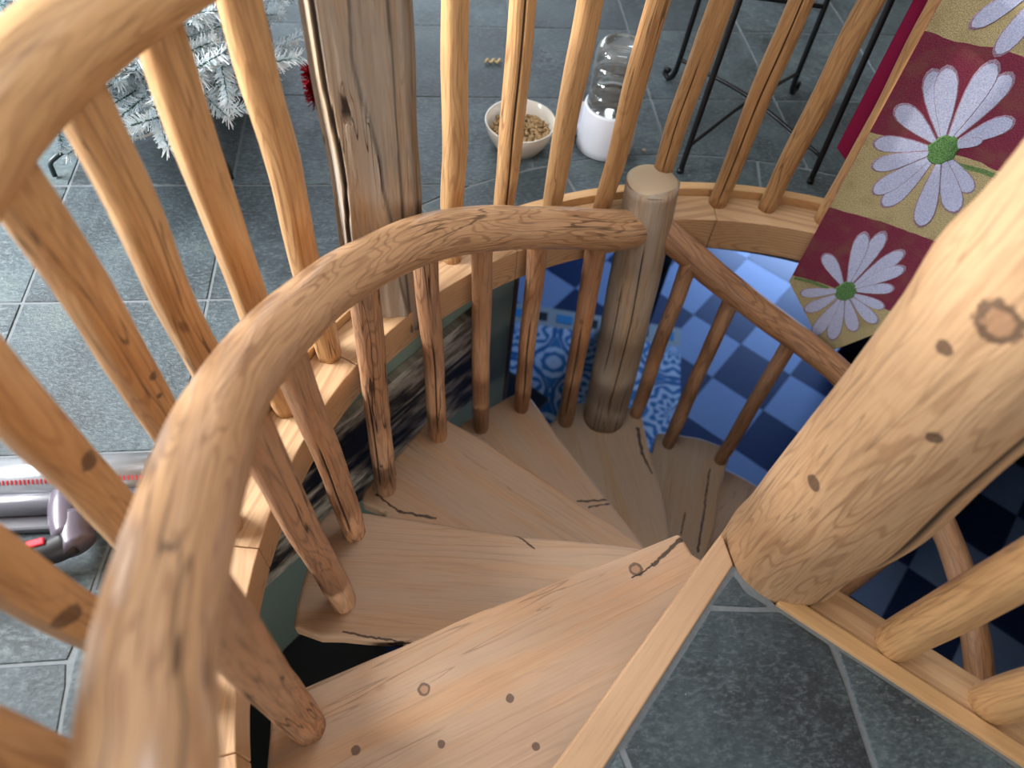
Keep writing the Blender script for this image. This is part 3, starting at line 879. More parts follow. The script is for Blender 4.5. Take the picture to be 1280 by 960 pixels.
# flat split-log post lapped onto the curb
def flat_post():
    az = Vector((-0.122, 1.32)).normalized()
    side = Vector((az.y, -az.x))
    c0 = Vector((-0.122, 1.312))
    W, D = 0.094, 0.07
    sec = [(-W + 2 * W * q / 63, -1) for q in range(64)] + [(W + 0.004, -0.5), (W + 0.004, 0.4), (W * 0.8, 0.85), (W * 0.4, 1.0), (0, 1.05), (-W * 0.4, 1.0), (-W * 0.8, 0.85), (-W - 0.004, 0.4), (-W - 0.004, -0.5)]
    m = len(sec)
    zs = [-0.075 + 0.025 * k for k in range(96)]
    verts, gc, dk, faces = [], [], [], []
    for i, z in enumerate(zs):
        for j, (x, yy) in enumerate(sec):
            y = yy * D * (0.62 if yy < 0 else 1.0)
            y += 0.010 * mnoise.noise((x * 6, 1.7, z * 2.2)) + 0.006 * mnoise.noise((x * 42, 3.3, z * 3.0)) + 0.004 * mnoise.noise((x * 110, 6.3, z * 4.0))
            xs = x + 0.014 * mnoise.noise((1.0 if x > 0 else -4.0, 2.0, z * 3.2)) * abs(x) / W
            dark = 0.0
            if j < 64:
                edge = abs(x) / W
                y += 0.03 * max(0, edge - 0.8) / 0.2
                lip = 0.006 + 0.08 * (0.55 - z) + 0.014 * mnoise.noise((z * 5, 1, 2))      # a slab split off the face
                if x > lip: y += 0.014
                if abs(x - lip) < 0.003: dark = 0.5
                lip3 = 0.054 + 0.015 * mnoise.noise((z * 2.3, 4, 2))
                if abs(x - lip3) < 0.0026: y += 0.006; dark = 0.6
                lip2 = -0.072 + 0.007 * mnoise.noise((z * 3, 8, 2))                         # long drying crack on the left
                if abs(x - lip2) < 0.0042: y += 0.012; dark = 0.95
                kx, kz = x + 0.042, z - 0.63                                                 # knot hole
                if (kx / 0.008) ** 2 + (kz / 0.030) ** 2 < 1: y += 0.012; dark = 0.95
            zz = z if i else -0.075 + 0.02 * mnoise.noise((x * 20, y * 20, 0))
            p = c0 + side * xs + az * y
            verts.append((p.x, p.y, zz)); gc.append((xs, y * 2, z)); dk.append(dark)
    n = len(zs)
    for i in range(n - 1):
        for j in range(m):
            j2 = (j + 1) % m
            faces.append((i * m + j, i * m + j2, (i + 1) * m + j2, (i + 1) * m + j))
    faces.append(tuple(range(m))[::-1]); faces.append(tuple((n - 1) * m + j for j in range(m)))
    o = mesh_obj('split_log_post', verts, faces, M['weathered'], guard, True, gc, dk)
    o['label'] = 'weathered grey split log post'
    return o
flat_post()

# ------------------------------------------------------------------ straight railing on the right of the landing
lrail = empty('landing_railing', (0.9, 0.36, 0), 'short straight railing of thick peeled spindles right of the landing slates', 'railing')
prism('base_board', along(TRB_A, TRB_B, 0.037, 0.118, 0.06, 1.15), -0.14, 0.0, M['curb'], lrail, tuple(tv), 0.004)
for i, l in enumerate((0.235, 0.435, 0.635, 0.835)):
    p = TRB_A + tv * l + tn * 0.078
    lean = (0.0, 0.03, 0.02, 0.0)[i]
    log('baluster', [(p.x, p.y, -0.02), (p.x + lean * 0.3, p.y - lean * .3, 0.3), (p.x + lean * 0.6, p.y - lean * .6, 0.6), (p.x + lean, p.y - lean, 0.97)], lambda t: 0.043 - 0.009 * math.exp(-t * 60), M['guard'], lrail,
        seg=22, step=0.028, bump=0.06, bfreq=6, seed=120 + i * 3.1)
pa, pb = TRB_A + tn * 0.07 + tv * 0.05, TRB_A + tn * 0.07 + tv * 1.15
log('top_rail', [(pa.x, pa.y, 1.0), ((pa.x + pb.x) / 2, (pa.y + pb.y) / 2, 1.005), (pb.x, pb.y, 1.0)], 0.055, M['guard'], lrail, seg=24, step=0.04, bump=0.05, seed=140.0)
# ------------------------------------------------------------------ table runner hung over the guard rail
M['lining'] = plain('magenta_lining', srgb(172, 26, 92), 0.75, 0.08, 0.3, 120)
def tapestry_mat():
    t = NT('daisy_tapestry_ground')
    uv = t.n('ShaderNodeUVMap').outputs[0]
    sep = t.n('ShaderNodeSeparateXYZ', uv)
    z = t.math('ADD', sep.outputs[1], t.math('MULTIPLY', t.math('SUBTRACT', t.noise(uv, 9.0, 2), 0.5), 0.03))
    weave = t.noise(t.vmath('MULTIPLY', uv, (1.6, 1, 1)), 300.0, 2, 0.7)
    tan = t.mix(t.mask(weave, 0.35, 0.65), srgb(140, 126, 86), srgb(206, 192, 148))
    bur = t.mix(t.mask(weave, 0.35, 0.65), srgb(88, 18, 42), srgb(140, 52, 80))
    band = t.ramp(t.math('ADD', t.math('MULTIPLY', z, 0.4), 0.4), [(0.0, (0, 0, 0, 1)), (0.4 - 0.175 * .4, (1, 1, 1, 1)), (0.4 + .107 * .4, (0, 0, 0, 1)), (0.4 + .366 * .4, (1, 1, 1, 1)), (0.4 + .632 * .4, (0, 0, 0, 1)), (0.4 + .89 * .4, (1, 1, 1, 1))], 'CONSTANT')
    shade = t.noise(uv, 14.0, 3)
    c = t.mix(band, tan, bur)
    c = t.mix(t.math('MULTIPLY', t.mask(shade, 0.45, 0.7), 0.3), c, srgb(120, 96, 66))
    return t.done(c, 0.9, t.bump(weave, 0.5, 0.001))
M['tapestry'] = tapestry_mat()
def cloth_print(name, col, dark):
    t = NT(name)
    geo = t.n('ShaderNodeNewGeometry').outputs['Position']
    weave = t.noise(geo, 330.0, 2, 0.7)
    c = t.mix(t.mask(weave, 0.3, 0.7), dark, col)
    return t.done(c, 0.88, t.bump(weave, 0.5, 0.001))
M['petal'] = cloth_print('woven_petal', srgb(206, 212, 238), srgb(156, 166, 208))
M['petal_edge'] = cloth_print('woven_petal_outline', srgb(170, 150, 170), srgb(120, 92, 116))
M['daisy_center'] = cloth_print('woven_green_center', srgb(110, 160, 92), srgb(38, 72, 44))
M['stem'] = cloth_print('woven_stem', srgb(120, 150, 90), srgb(70, 100, 62))

def rho_rail(th):
    d = Vector((math.cos(th), math.sin(th)))
    oc = Vector(NEWEL) - Vector(OPEN)
    b = d.dot(oc); cc = oc.length_squared - 1.28 ** 2
    return -b + math.sqrt(b * b - cc)
RW = 0.40
def runner_pt(u, z, off=0.0, side='in'):
    """point on the hanging cloth; u across (m), z height; off pushes it towards the stair"""
    th = math.radians(68) - u / 1.075
    top_ = rho_rail(th) - 0.064
    if side == 'in':
        k = min(1.0, max(0.0, (0.98 - z) / 1.43))
        rho = top_ + (1.066 - top_) * (k ** 0.9) - off + 0.003 * mnoise.noise((u * 7, z * 4, 0.5))
    else:
        th += math.radians(1.1)
        rho = top_ + 0.128 + off + 0.004 * mnoise.noise((u * 7, z * 4, 4.5))
    return (NEWEL[0] + rho * math.cos(th), NEWEL[1] + rho * math.sin(th), z)
def zb(u): return -0.198 + (-0.455 + 0.198) * u / 0.228 if u < 0.228 else -0.455 + (u - 0.228) / (RW - 0.228) * 0.30
def zo(u): return 0.205 - 0.19 * (1 - abs(u - 0.2) / 0.2)
def cloth_grid(off):
    verts, uvs = [], []
    nu = 24
    for i in range(nu + 1):
        u = RW * i / nu
        col = []
        for k in range(45):
            z = zb(u) + (1.0 - zb(u)) * k / 44
            col.append((runner_pt(u, z, off, 'in'), z))
        a, b = Vector(runner_pt(u, 1.0, off, 'in')), Vector(runner_pt(u, 1.0, off, 'out'))
        mid = (a + b) / 2; half = (a - b) / 2
        for k in range(1, 12):
            f = math.pi * k / 12
            p = mid + half * math.cos(f) + Vector((0, 0, half.length * math.sin(f)))
            col.append((tuple(p), 1.0 + 0.2 * k / 12))
        for k in range(28):
            z = 1.0 + (zo(u) - 1.0) * k / 27
            col.append((runner_pt(u, z, off, 'out'), 2.2 - z))
        for p, v in col:
            verts.append(p); uvs.append((u, v))
    nv = len(verts) // (nu + 1)
    faces = [(i * nv + j, (i + 1) * nv + j, (i + 1) * nv + j + 1, i * nv + j + 1) for i in range(nu) for j in range(nv - 1)]
    return verts, faces, uvs
rp = runner_pt(RW / 2, 1.0)
runner = empty('table_runner', (rp[0], rp[1], 1.0), 'burgundy and tan tapestry runner with big white daisies hung over the guard rail', 'table runner')
v_, f_, u_ = cloth_grid(0.0035)
mesh_obj('tapestry_face', v_, f_, M['tapestry'], runner, True, uv=u_)
v_, f_, u_ = cloth_grid(0.0)
o = mesh_obj('lining', v_, [f[::-1] for f in f_], M['lining'], runner, True, uv=u_)
o['label'] = 'magenta lining on the back of the runner'
def flat_on_runner(name, outline, mat, parent, off):
    """closed outline in (u, z) draped on the cloth as a slightly raised woven shape"""
    cu = sum(p[0] for p in outline) / len(outline); cz = sum(p[1] for p in outline) / len(outline)
    verts, faces = [], []
    n = len(outline)
    rings = ((1.0, 0.4), (0.90, 1.0), (0.6, 1.0), (0.3, 1.0))
    for s, h in rings:
        for (u, z) in outline:
            verts.append(runner_pt(cu + (u - cu) * s, cz + (z - cz) * s, 0.0030 + off * h))
    verts.append(runner_pt(cu, cz, 0.003 + off))
    for r in range(len(rings) - 1):
        for j in range(n):
            j2 = (j + 1) % n
            faces.append((r * n + j, r * n + j2, (r + 1) * n + j2, (r + 1) * n + j))
    for j in range(n):
        faces.append(((len(rings) - 1) * n + j, (len(rings) - 1) * n + (j + 1) % n, len(verts) - 1))
    o = mesh_obj(name, verts, faces, mat, parent, False)
    if isinstance(mat, list):
        for q in range(n): o.data.polygons[q].material_index = 1
    return o
def petal_outline(c, tip, w, s0=0.10):
    c, tip = Vector(c), Vector(tip)
    d = tip - c; L = d.length; d.normalize(); nn = Vector((-d.y, d.x))
    pts = []
    prof = [(0.0, .2), (0.15, .42), (0.35, .72), (0.6, .97), (0.78, 1.0), (0.9, .8), (0.97, .45)]
    for q, ww in prof: pts.append(c + d * (L * (s0 + (1 - s0) * q)) + nn * (w * ww))
    pts.append(tip)
    for q, ww in prof[::-1]: pts.append(c + d * (L * (s0 + (1 - s0) * q)) - nn * (w * ww))
    return [(p.x, p.y) for p in pts]
FLOWERS = [
 ((0.186, 0.373), [[0.058, 0.565], [0.085, 0.581], [0.175, 0.621], [0.222, 0.604], [0.289, 0.504], [0.256, 0.432], [0.309, 0.285], [0.306, 0.214], [0.252, 0.136], [0.132, 0.159], [0.089, 0.19], [0.048, 0.268], [0.019, 0.34], [0.026, 0.456]], (0.034, 0.045)),
 ((0.174, -0.165), [[0.055, -0.05], [0.12, -0.187], [0.127, 0.069], [0.175, 0.091], [0.253, 0.052], [0.283, 0.0], [0.293, -0.085], [0.305, -0.17], [0.313, -0.24], [0.270, -0.310], [0.224, -0.385], [0.165, -0.400], [0.095, -0.305], [0.050, -0.235]], (0.030, 0.042)),
]
f3c = (0.20, 0.86)
FLOWERS.append((f3c, [(f3c[0] + 0.19 * math.cos(a_ * math.tau / 13 + .2), f3c[1] + (0.24 if math.sin(a_ * math.tau / 13 + .2) < 0 else 0.10) * math.sin(a_ * math.tau / 13 + .2)) for a_ in range(13)], (0.034, 0.04)))
for fi, (c, tips, cr_) in enumerate(FLOWERS):
    cen = [(c[0] + cr_[0] * math.cos(a_ * math.tau / 18) * (1 + .12 * math.sin(a_ * 2.3)), c[1] + cr_[1] * math.sin(a_ * math.tau / 18)) for a_ in range(18)]
    d_ = flat_on_runner('daisy', cen, M['daisy_center'], runner, 0.0040)
    d_['label'] = 'white daisy woven into the cloth, green centre'
    for q, tp in enumerate(tips):
        w_ = 0.027 if fi == 0 else 0.023
        L_ = (Vector(tp) - Vector(c)).length
        o_ = flat_on_runner('petal', petal_outline(c, tp, min(w_, L_ * 0.15), 0.12), [M['petal'], M['petal_edge']], d_, 0.0016 + 0.0006 * (q % 3))
    a0 = (c[0] + 0.03, c[1] - 0.03) if fi == 0 else (c[0] - 0.05, c[1] - 0.015)
    b0 = (RW - 0.01, c[1] - 0.02) if fi == 0 else (0.008, c[1] - 0.012)
    if fi < 2:
        st_ = [(a0[0], a0[1] + .008), ((a0[0] + b0[0]) / 2, (a0[1] + b0[1]) / 2 + .012), (b0[0], b0[1] + .006), (b0[0], b0[1] - .006), ((a0[0] + b0[0]) / 2, (a0[1] + b0[1]) / 2 - .002), (a0[0], a0[1] - .006)]
        flat_on_runner('stem', st_, M['stem'], d_, 0.0010)
tp_ = Vector(runner_pt(0.228, -0.452, 0.004))
tube('tassel', [tp_, tp_ + Vector((-0.004, -0.004, -0.02)), tp_ + Vector((-0.012, -0.012, -0.045))], lambda t: 0.0035 + 0.001 * math.sin(t * 14), plain('dark_red_cord', srgb(110, 24, 30), 0.8), runner, 8, 0.004)

# ------------------------------------------------------------------ pet bowl, kibble, water dispenser
M['ceramic'] = plain('white_glaze', srgb(232, 226, 216), 0.22, 0.03, 0.02, 15, Coat_Weight=0.5)
BW = (0.297, 2.012, 0.0)
bowl = empty('pet_bowl', BW, 'white ceramic pet bowl filled with kibble', 'bowl')
lathe('bowl_body', [(0.0, 0.006), (0.066, 0.004), (0.076, 0.0), (0.082, 0.004), (0.095, 0.025), (0.109, 0.055), (0.116, 0.088), (0.1145, 0.092), (0.111, 0.090), (0.104, 0.060), (0.09, 0.03), (0.07, 0.018), (0.0, 0.015)], BW, M['ceramic'], bowl, 56)
ring_ = lathe('foot_ring', [(0.070, 0.0), (0.080, 0.0), (0.080, 0.005), (0.070, 0.005), (0.070, 0.0)], BW, M['ceramic'], bowl, 40)
M['kibble'] = plain('kibble_brown', srgb(178, 146, 102), 0.8, 0.3, 0.6, 160)
random.seed(5)
def ico():
    bm = bmesh.new(); bmesh.ops.create_icosphere(bm, subdivisions=1, radius=1.0)
    v = [tuple(x.co) for x in bm.verts]; f = [tuple(q.index for q in fc.verts) for fc in bm.faces]; bm.free(); return v, f
IV, IF = ico()
kv, kf = [], []
for q in range(430):
    r_ = 0.094 * math.sqrt(random.random()); a_ = random.uniform(0, math.tau)
    x, y = r_ * math.cos(a_), r_ * math.sin(a_)
    z = 0.047 + 0.010 * math.exp(-((x - .02) ** 2 + y * y) / 0.003) + random.uniform(0, 0.010)
    s_ = random.uniform(0.0064, 0.0085); b_ = len(kv)
    for vx in IV: kv.append((BW[0] + x + vx[0] * s_, BW[1] + y + vx[1] * s_, z + vx[2] * s_ * 0.7))
    kf += [tuple(b_ + i_ for i_ in fc) for fc in IF]
b_ = len(kv)
for a_ in range(24): kv.append((BW[0] + 0.096 * math.cos(a_ * math.tau / 24), BW[1] + 0.096 * math.sin(a_ * math.tau / 24), 0.042))
kf.append(tuple(b_ + a_ for a_ in range(24)))
tag(mesh_obj('kibble_heap', kv, kf, M['kibble'], None, True), 'heap of small brown kibble inside the white bowl', 'pet food', kind='stuff')
M['crumb'] = plain('pale_crumb', srgb(196, 176, 150), 0.8, 0.15, 0.4, 200)
for (x, y), lb in (((0.716, 1.972), 'single stray kibble on slate between the log post and the dispenser'), ((0.505, 2.30), 'pale kibble crumb on slate behind the water dispenser')):
    s_ = 0.0075
    tag(mesh_obj('kibble_piece', [(x + v[0] * s_, y + v[1] * s_ * 0.9, 0.0065 + v[2] * s_ * 0.8) for v in IV], IF, M['crumb'], None, True), lb, 'pet food')
pc = Vector((0.245, 2.485, 0.008))
tag(tube('pasta_spiral', [pc + Vector((0.006 * t_, 0.007 * math.sin(t_ * 1.7), 0.006 * math.cos(t_ * 1.7))) for t_ in range(-5, 6)], 0.0042, plain('pasta_yellow', srgb(214, 190, 140), 0.6), None, 8, 0.003), 'small pale pasta spiral lying on slate behind the bowl', 'pasta')

DP = (0.585, 2.005, 0.0)
disp = empty('water_dispenser', DP, 'pet water dispenser with white base and clear ribbed bottle', 'water dispenser')
M['white_plastic'] = plain('white_plastic', srgb(224, 228, 240), 0.35, 0.02, 0.02, 20)
lathe('base', [(0.0, 0.0), (0.085, 0.0), (0.094, 0.006), (0.094, 0.03), (0.088, 0.150), (0.086, 0.158), (0.080, 0.158), (0.080, 0.10), (0.0, 0.10)], DP, M['white_plastic'], disp, 48)
lathe('drinking_tray', [(0.0, 0.0), (0.06, 0.0), (0.068, 0.008), (0.070, 0.052), (0.065, 0.052), (0.062, 0.02), (0.0, 0.016)], (DP[0] - 0.055, DP[1] + 0.10, 0.0), M['white_plastic'], disp, 40)
def clear_mat():
    t = NT('clear_plastic')
    fr = t.n('ShaderNodeFresnel', 1.45).outputs[0]
    tr = t.n('ShaderNodeBsdfTransparent', (0.86, 0.88, 0.88, 1)).outputs[0]
    gl = t.n('ShaderNodeBsdfGlossy', (1, 1, 1, 1), 0.08).outputs[0]
    df = t.n('ShaderNodeBsdfDiffuse', (0.62, 0.66, 0.68, 1)).outputs[0]
    m1 = t.n('ShaderNodeMixShader', t.math('ADD', t.math('MULTIPLY', fr, 1.6), 0.03, clamp=True), tr, gl).outputs[0]
    m2 = t.n('ShaderNodeMixShader', 0.10, m1, df).outputs[0]
    t.t.links.new(m2, t.t.nodes['Material Output'].inputs[0])
    return t.m
M['clear'] = clear_mat()
prof = [(0.0, 0.105), (0.076, 0.105)]
for k in range(60):
    z = 0.108 + 0.20 * k / 59
    rr = 0.080 - 0.007 * max(0, math.cos((z - 0.12) * math.tau / 0.045)) ** 6
    prof.append((rr, z))
prof += [(0.080, 0.312), (0.078, 0.335), (0.070, 0.352), (0.055, 0.360), (0.05, 0.356), (0.0, 0.350)]
lathe('bottle', prof, DP, M['clear'], disp, 48)
tw = NT('water')
M['water'] = tw.done((0.80, 0.84, 0.82, 1), 0.03, None, Transmission_Weight=1.0, IOR=1.15)
lathe('water', [(0.0, 0.108), (0.072, 0.108), (0.0735, 0.245), (0.0, 0.245)], DP, M['water'], disp, 40)

# ------------------------------------------------------------------ wrought iron stool
feet = [Vector((0.900, 2.366, 0)), Vector((1.325, 2.289, 0)), Vector((1.25, 1.815, 0)), Vector((0.819, 1.868, 0))]
sc_ = sum(feet, Vector()) / 4
stool = empty('iron_stool', (sc_.x, sc_.y, 0), 'black wrought iron bar stool with curled feet standing on the slate', 'stool')
def legpt(i, z):
    k = 1 - 0.10 * min(1, z / 0.7)
    p = sc_ + (feet[i] - sc_) * k
    return Vector((p.x, p.y, z))
for i in range(4):
    d_ = (feet[i] - sc_).normalized()
    pts = [legpt(i, 0.70), legpt(i, 0.35), legpt(i, 0.10), legpt(i, 0.035) + d_ * 0.006, feet[i] + d_ * 0.024 + Vector((0, 0, 0.010)), feet[i] + d_ * 0.046 + Vector((0, 0, 0.020)), feet[i] + d_ * 0.044 + Vector((0, 0, 0.040)), feet[i] + d_ * 0.026 + Vector((0, 0, 0.038))] if i < 2 else [legpt(i, 0.70), legpt(i, 0.35), legpt(i, 0.10), feet[i] + Vector((0, 0, 0.0))]
    lg = tube('leg', pts, 0.0095, M['iron'], stool, 10, 0.015)
    if i > 1: lathe('foot_cap', [(0.0, 0.0), (0.012, 0.0), (0.012, 0.014), (0.0, 0.016)], feet[i], M['iron'], lg, 12)
tube('cross_brace', [legpt(3, 0.10), sc_ + Vector((0, 0, 0.12)), legpt(1, 0.10)], 0.0065, M['iron'], stool)
tube('cross_brace', [legpt(0, 0.10), sc_ + Vector((0, 0, 0.132)), legpt(2, 0.10)], 0.0065, M['iron'], stool)
for i, z_ in ((0, 0.34), (1, 0.6), (2, 0.66), (3, 0.6)):
    tube('side_bar', [legpt(i, z_), (legpt(i, z_) + legpt((i + 1) % 4, z_)) / 2 + Vector((0, 0, 0.004)), legpt((i + 1) % 4, z_)], 0.0075, M['iron'], stool)
lathe('seat', [(0.0, 0.70), (0.19, 0.70), (0.205, 0.712), (0.205, 0.735), (0.18, 0.752), (0.0, 0.757)], (sc_.x, sc_.y, 0), plain('black_seat', srgb(40, 38, 38), 0.6), stool, 40)

# ------------------------------------------------------------------ frosted christmas tree
def needle_mat():
    t = NT('frosted_needles')
    fr = t.attr('fr', 'Fac')
    c = t.ramp(fr, [(0.0, srgb(40, 74, 58)), (0.2, srgb(90, 134, 122)), (0.36, srgb(206, 226, 236)), (1.0, srgb(248, 253, 255))])
    df = t.n('ShaderNodeBsdfDiffuse', c).outputs[0]
    tl = t.n('ShaderNodeBsdfTranslucent', c).outputs[0]
    gl = t.n('ShaderNodeBsdfGlossy', (0.9, 0.95, 1, 1), 0.35).outputs[0]
    mx = t.n('ShaderNodeMixShader', 0.45, df, tl).outputs[0]
    mx = t.n('ShaderNodeMixShader', 0.08, mx, gl).outputs[0]
    t.t.links.new(mx, t.t.nodes['Material Output'].inputs[0])
    return t.m
M['needles'] = needle_mat()
M['green_metal'] = plain('dark_green_metal', srgb(34, 50, 54), 0.4, 0.1, 0.2, 60)
def branch_mesh(seed, frost):
    rnd = random.Random(seed)
    verts, faces, fr = [], [], []
    def stick(a, b, r, f):
        d = (b - a).normalized(); n1 = d.orthogonal().normalized(); n2 = d.cross(n1)
        base = len(verts)
        for p, rr in ((a, r), (b, r * 0.6)):
            for k in range(4):
                an = k * math.pi / 2
                verts.append(p + (n1 * math.cos(an) + n2 * math.sin(an)) * rr); fr.append(f)
        for k in range(4): faces.append((base + k, base + (k + 1) % 4, base + 4 + (k + 1) % 4, base + 4 + k))
    def twig(a, b, dens):
        stick(a, b, 0.003, 0.1)
        d = (b - a); L = d.length; d.normalize(); n1 = d.orthogonal().normalized(); n2 = d.cross(n1)
        for _ in range(int(L * dens)):
            s = rnd.random() * 1.04
            an = rnd.uniform(0, math.tau)
            dr = (d * rnd.uniform(0.45, 1.0) + (n1 * math.cos(an) + n2 * math.sin(an)) * rnd.uniform(0.6, 1.0)).normalized()
            ln = rnd.uniform(0.018, 0.034)
            p = a + d * (L * s)
            w = dr.cross(Vector((rnd.uniform(-1, 1), rnd.uniform(-1, 1), rnd.uniform(-1, 1)))).normalized() * 0.0019
            base = len(verts)
            verts.extend([p - w, p + w, p + dr * ln + w * 0.6, p + dr * ln - w * 0.6])
            f = min(1, max(0, rnd.gauss(frost, 0.25)))
            fr.extend([f * 0.8, f * 0.8, min(1, f * 1.25), min(1, f * 1.25)])
            faces.append((base, base + 1, base + 2, base + 3))
    prev = Vector((0, 0, 0))
    for k in range(1, 6):
        nx = Vector((0.1 * k, 0.008 * rnd.uniform(-1, 1), -0.012 * k + 0.004 * k * k * 0.4))
        twig(prev, nx, 1300)
        for sgn in (-1, 1):
            if k < 5 or sgn > 0:
                q = prev.lerp(nx, rnd.uniform(0.3, 0.9))
                ln = rnd.uniform(0.13, 0.20) * (1.15 - 0.12 * k)
                twig(q, q + Vector((ln * 0.75, sgn * ln * 0.75, rnd.uniform(-0.04, 0.05))), 1200)
        prev = nx
    me = bpy.data.meshes.new('branch')
    me.from_pydata([tuple(v) for v in verts], [], faces)
    a = me.attributes.new('fr', 'FLOAT', 'POINT'); a.data.foreach_set('value', fr)
    me.materials.append(M['needles'])
    return me
TC = Vector((-0.845, 2.075, 0))
tree = empty('christmas_tree', TC, 'artificial frosted christmas tree on a metal stand behind the guard railing', 'christmas tree')
tube('trunk', [TC + Vector((0, 0, 0.0)), TC + Vector((0, 0, 0.8)), TC + Vector((0, 0, 1.62))], lambda t: 0.018 - 0.01 * t, M['green_metal'], tree, 12, 0.08)
for k, (fx, fy) in enumerate(((-1.112, 1.842), (-0.60, 1.83), (-0.58, 2.32), (-1.10, 2.33))):
    f = Vector((fx, fy, 0)); d_ = (f - TC)
    tube('stand_leg', [TC + Vector((0, 0, 0.13)), TC + d_ * 0.35 + Vector((0, 0, 0.10)), TC + d_ * 0.88 + Vector((0, 0, 0.065)), TC + d_ * 0.99 + Vector((0, 0, 0.045)), TC + d_ * 1.0 + Vector((0, 0, 0.007))], 0.0075, M['green_metal'], tree, 8, 0.02)
BM_ = [branch_mesh(100 + k, (0.5, 0.75, 0.9)[k]) for k in range(3)]
random.seed(17)
lev = [(0.29, 12, 0.84), (0.37, 13, 0.98), (0.45, 12, 1.0), (0.54, 11, 0.95), (0.62, 9, 0.84), (0.76, 8, 0.74), (0.9, 8, 0.66), (1.04, 7, 0.56), (1.18, 6, 0.46), (1.32, 6, 0.36), (1.46, 5, 0.27)]
for li, (z, cnt, sc) in enumerate(lev):
    for k in range(cnt):
        a_ = math.tau * (k + 0.5 * (li % 2)) / cnt + random.uniform(-.2, .2)
        o = bpy.data.objects.new('branch', BM_[random.choice((0, 1, 1, 2, 2)) if li < 3 else random.choice((0, 0, 1, 2))])
        COL.objects.link(o)
        o.parent = tree
        o.location = (0.012 * math.cos(a_), 0.012 * math.sin(a_), z + random.uniform(-.03, .03))
        tilt = random.uniform(-0.02, 0.16) if li < 2 else random.uniform(-0.12, 0.1)
        o.rotation_euler = (random.uniform(-.5, .5), tilt, a_)
        s_ = sc * random.uniform(0.85, 1.08)
        o.scale = (s_, s_ * 1.05, s_ * 1.1)
top_b = bpy.data.objects.new('branch', BM_[1]); COL.objects.link(top_b); top_b.parent = tree
top_b.location = (0, 0, 1.5); top_b.rotation_euler = (0, -math.pi / 2, 0); top_b.scale = (0.4, 0.4, 0.4)
tw_ = [(-0.93, 1.86, 0.16), (-0.86, 1.84, 0.14), (-0.78, 1.85, 0.155), (-0.70, 1.87, 0.20)]
tag(tube('light_cord', tw_, 0.0035, M['white_frame'], None, 8, 0.01), 'white light cord looping under the lower branches of the christmas tree', 'cord')
# red tinsel ornament
M['tinsel'] = plain('red_tinsel', srgb(170, 14, 34), 0.25, 0.2, 0.1, 100, Metallic=0.7)
tv_, tf_ = [], []
rr_ = random.Random(9)
tc_ = Vector((-0.37, 2.17, 0.10))
for q in range(420):
    d_ = Vector((rr_.gauss(0, 1), rr_.gauss(0, 1), rr_.gauss(0, 1))).normalized()
    w_ = d_.orthogonal().normalized() * 0.0016
    p_ = tc_ + Vector((0, 0, 0.06 * rr_.uniform(-1, 1)))
    b_ = len(tv_)
    tv_ += [p_ - w_, p_ + w_, p_ + d_ * 0.032 + w_, p_ + d_ * 0.032 - w_]
    tf_.append((b_, b_ + 1, b_ + 2, b_ + 3))
tag(mesh_obj('tinsel_bauble', tv_, tf_, M['tinsel'], None), 'shiny red tinsel tuft hanging low beside the split log post', 'ornament')
# grey gift box half hidden by the branches
gift = empty('gift_box', (-0.62, 2.46, 0.0), 'plain grey gift box under the frosted tree branches', 'gift box')
box('box_body', (-0.66, 2.46, 0.10), (0.26, 0.22, 0.20), plain('grey_paper', srgb(128, 124, 132), 0.6), gift, 0.2, 0.004)
box('ribbon', (-0.66, 2.46, 0.102), (0.03, 0.226, 0.204), plain('red_ribbon', srgb(150, 20, 60), 0.4), gift, 0.2, 0.002)

# ------------------------------------------------------------------ vacuum cleaner head
VC = (-0.79, 0.78, 0.0)
vac = empty('vacuum_cleaner', VC, 'vacuum cleaner floor head with clear roller cover and black hose neck', 'vacuum cleaner')
M['vac_grey'] = plain('grey_plastic', srgb(98, 98, 106), 0.3, 0.06, 0.03, 30)
M['vac_dark'] = plain('dark_grey_plastic', srgb(36, 35, 40), 0.4, 0.06, 0.03, 30)
M['vac_purple'] = plain('purple_grey_plastic', srgb(92, 84, 96), 0.3, 0.06, 0.03, 30)
M['vac_red'] = plain('red_plastic', srgb(214, 40, 62), 0.35, 0.04, 0.02, 30)
M['vac_silver'] = plain('silver_cover', srgb(150, 154, 160), 0.22, 0.12, 0.02, 25, Metallic=0.3)
def bar_x(name, x0, x1, y, z, r, mat, parent, seg=32, ry=1.0, rz=1.0):
    verts, faces = [], []
    xs = [(x0, 0.86), (x0 + 0.006, 1.0), (x1 - 0.006, 1.0), (x1, 0.86)]
    for x, k in xs:
        for j in range(seg):
            a = math.tau * j / seg
            verts.append((x, y + r * k * ry * math.cos(a), z + r * k * rz * math.sin(a)))
    for i in range(3):
        for j in range(seg): faces.append((i * seg + j, i * seg + (j + 1) % seg, (i + 1) * seg + (j + 1) % seg, (i + 1) * seg + j))
    faces.append(tuple(range(seg))[::-1]); faces.append(tuple(3 * seg + j for j in range(seg)))
    o = mesh_obj(name, verts, faces, mat, parent, True)
    return o
cover = bar_x('roller_cover', -0.945, -0.62, 0.800, 0.047, 0.046, M['vac_silver'], vac)
for k in range(38):
    x = -0.938 + k * 0.0083
    if k == 0:
        tick0 = box('bristle_mark', (0, 0, 0), (0.0022, 0.010, 0.0012), M['vac_red'], cover, loc=(0, 0, 0))
        o = tick0
    else:
        o = tick0.copy(); COL.objects.link(o); o.parent = cover
    o.location = Vector((x, 0.772, 0.0845)) - Vector((0, 0, 0)) + cover.location * 0
    o.location = Vector((x, 0.771, 0.0838)) - world_loc(cover) 
    o.rotation_euler = (0.68, 0, 0)
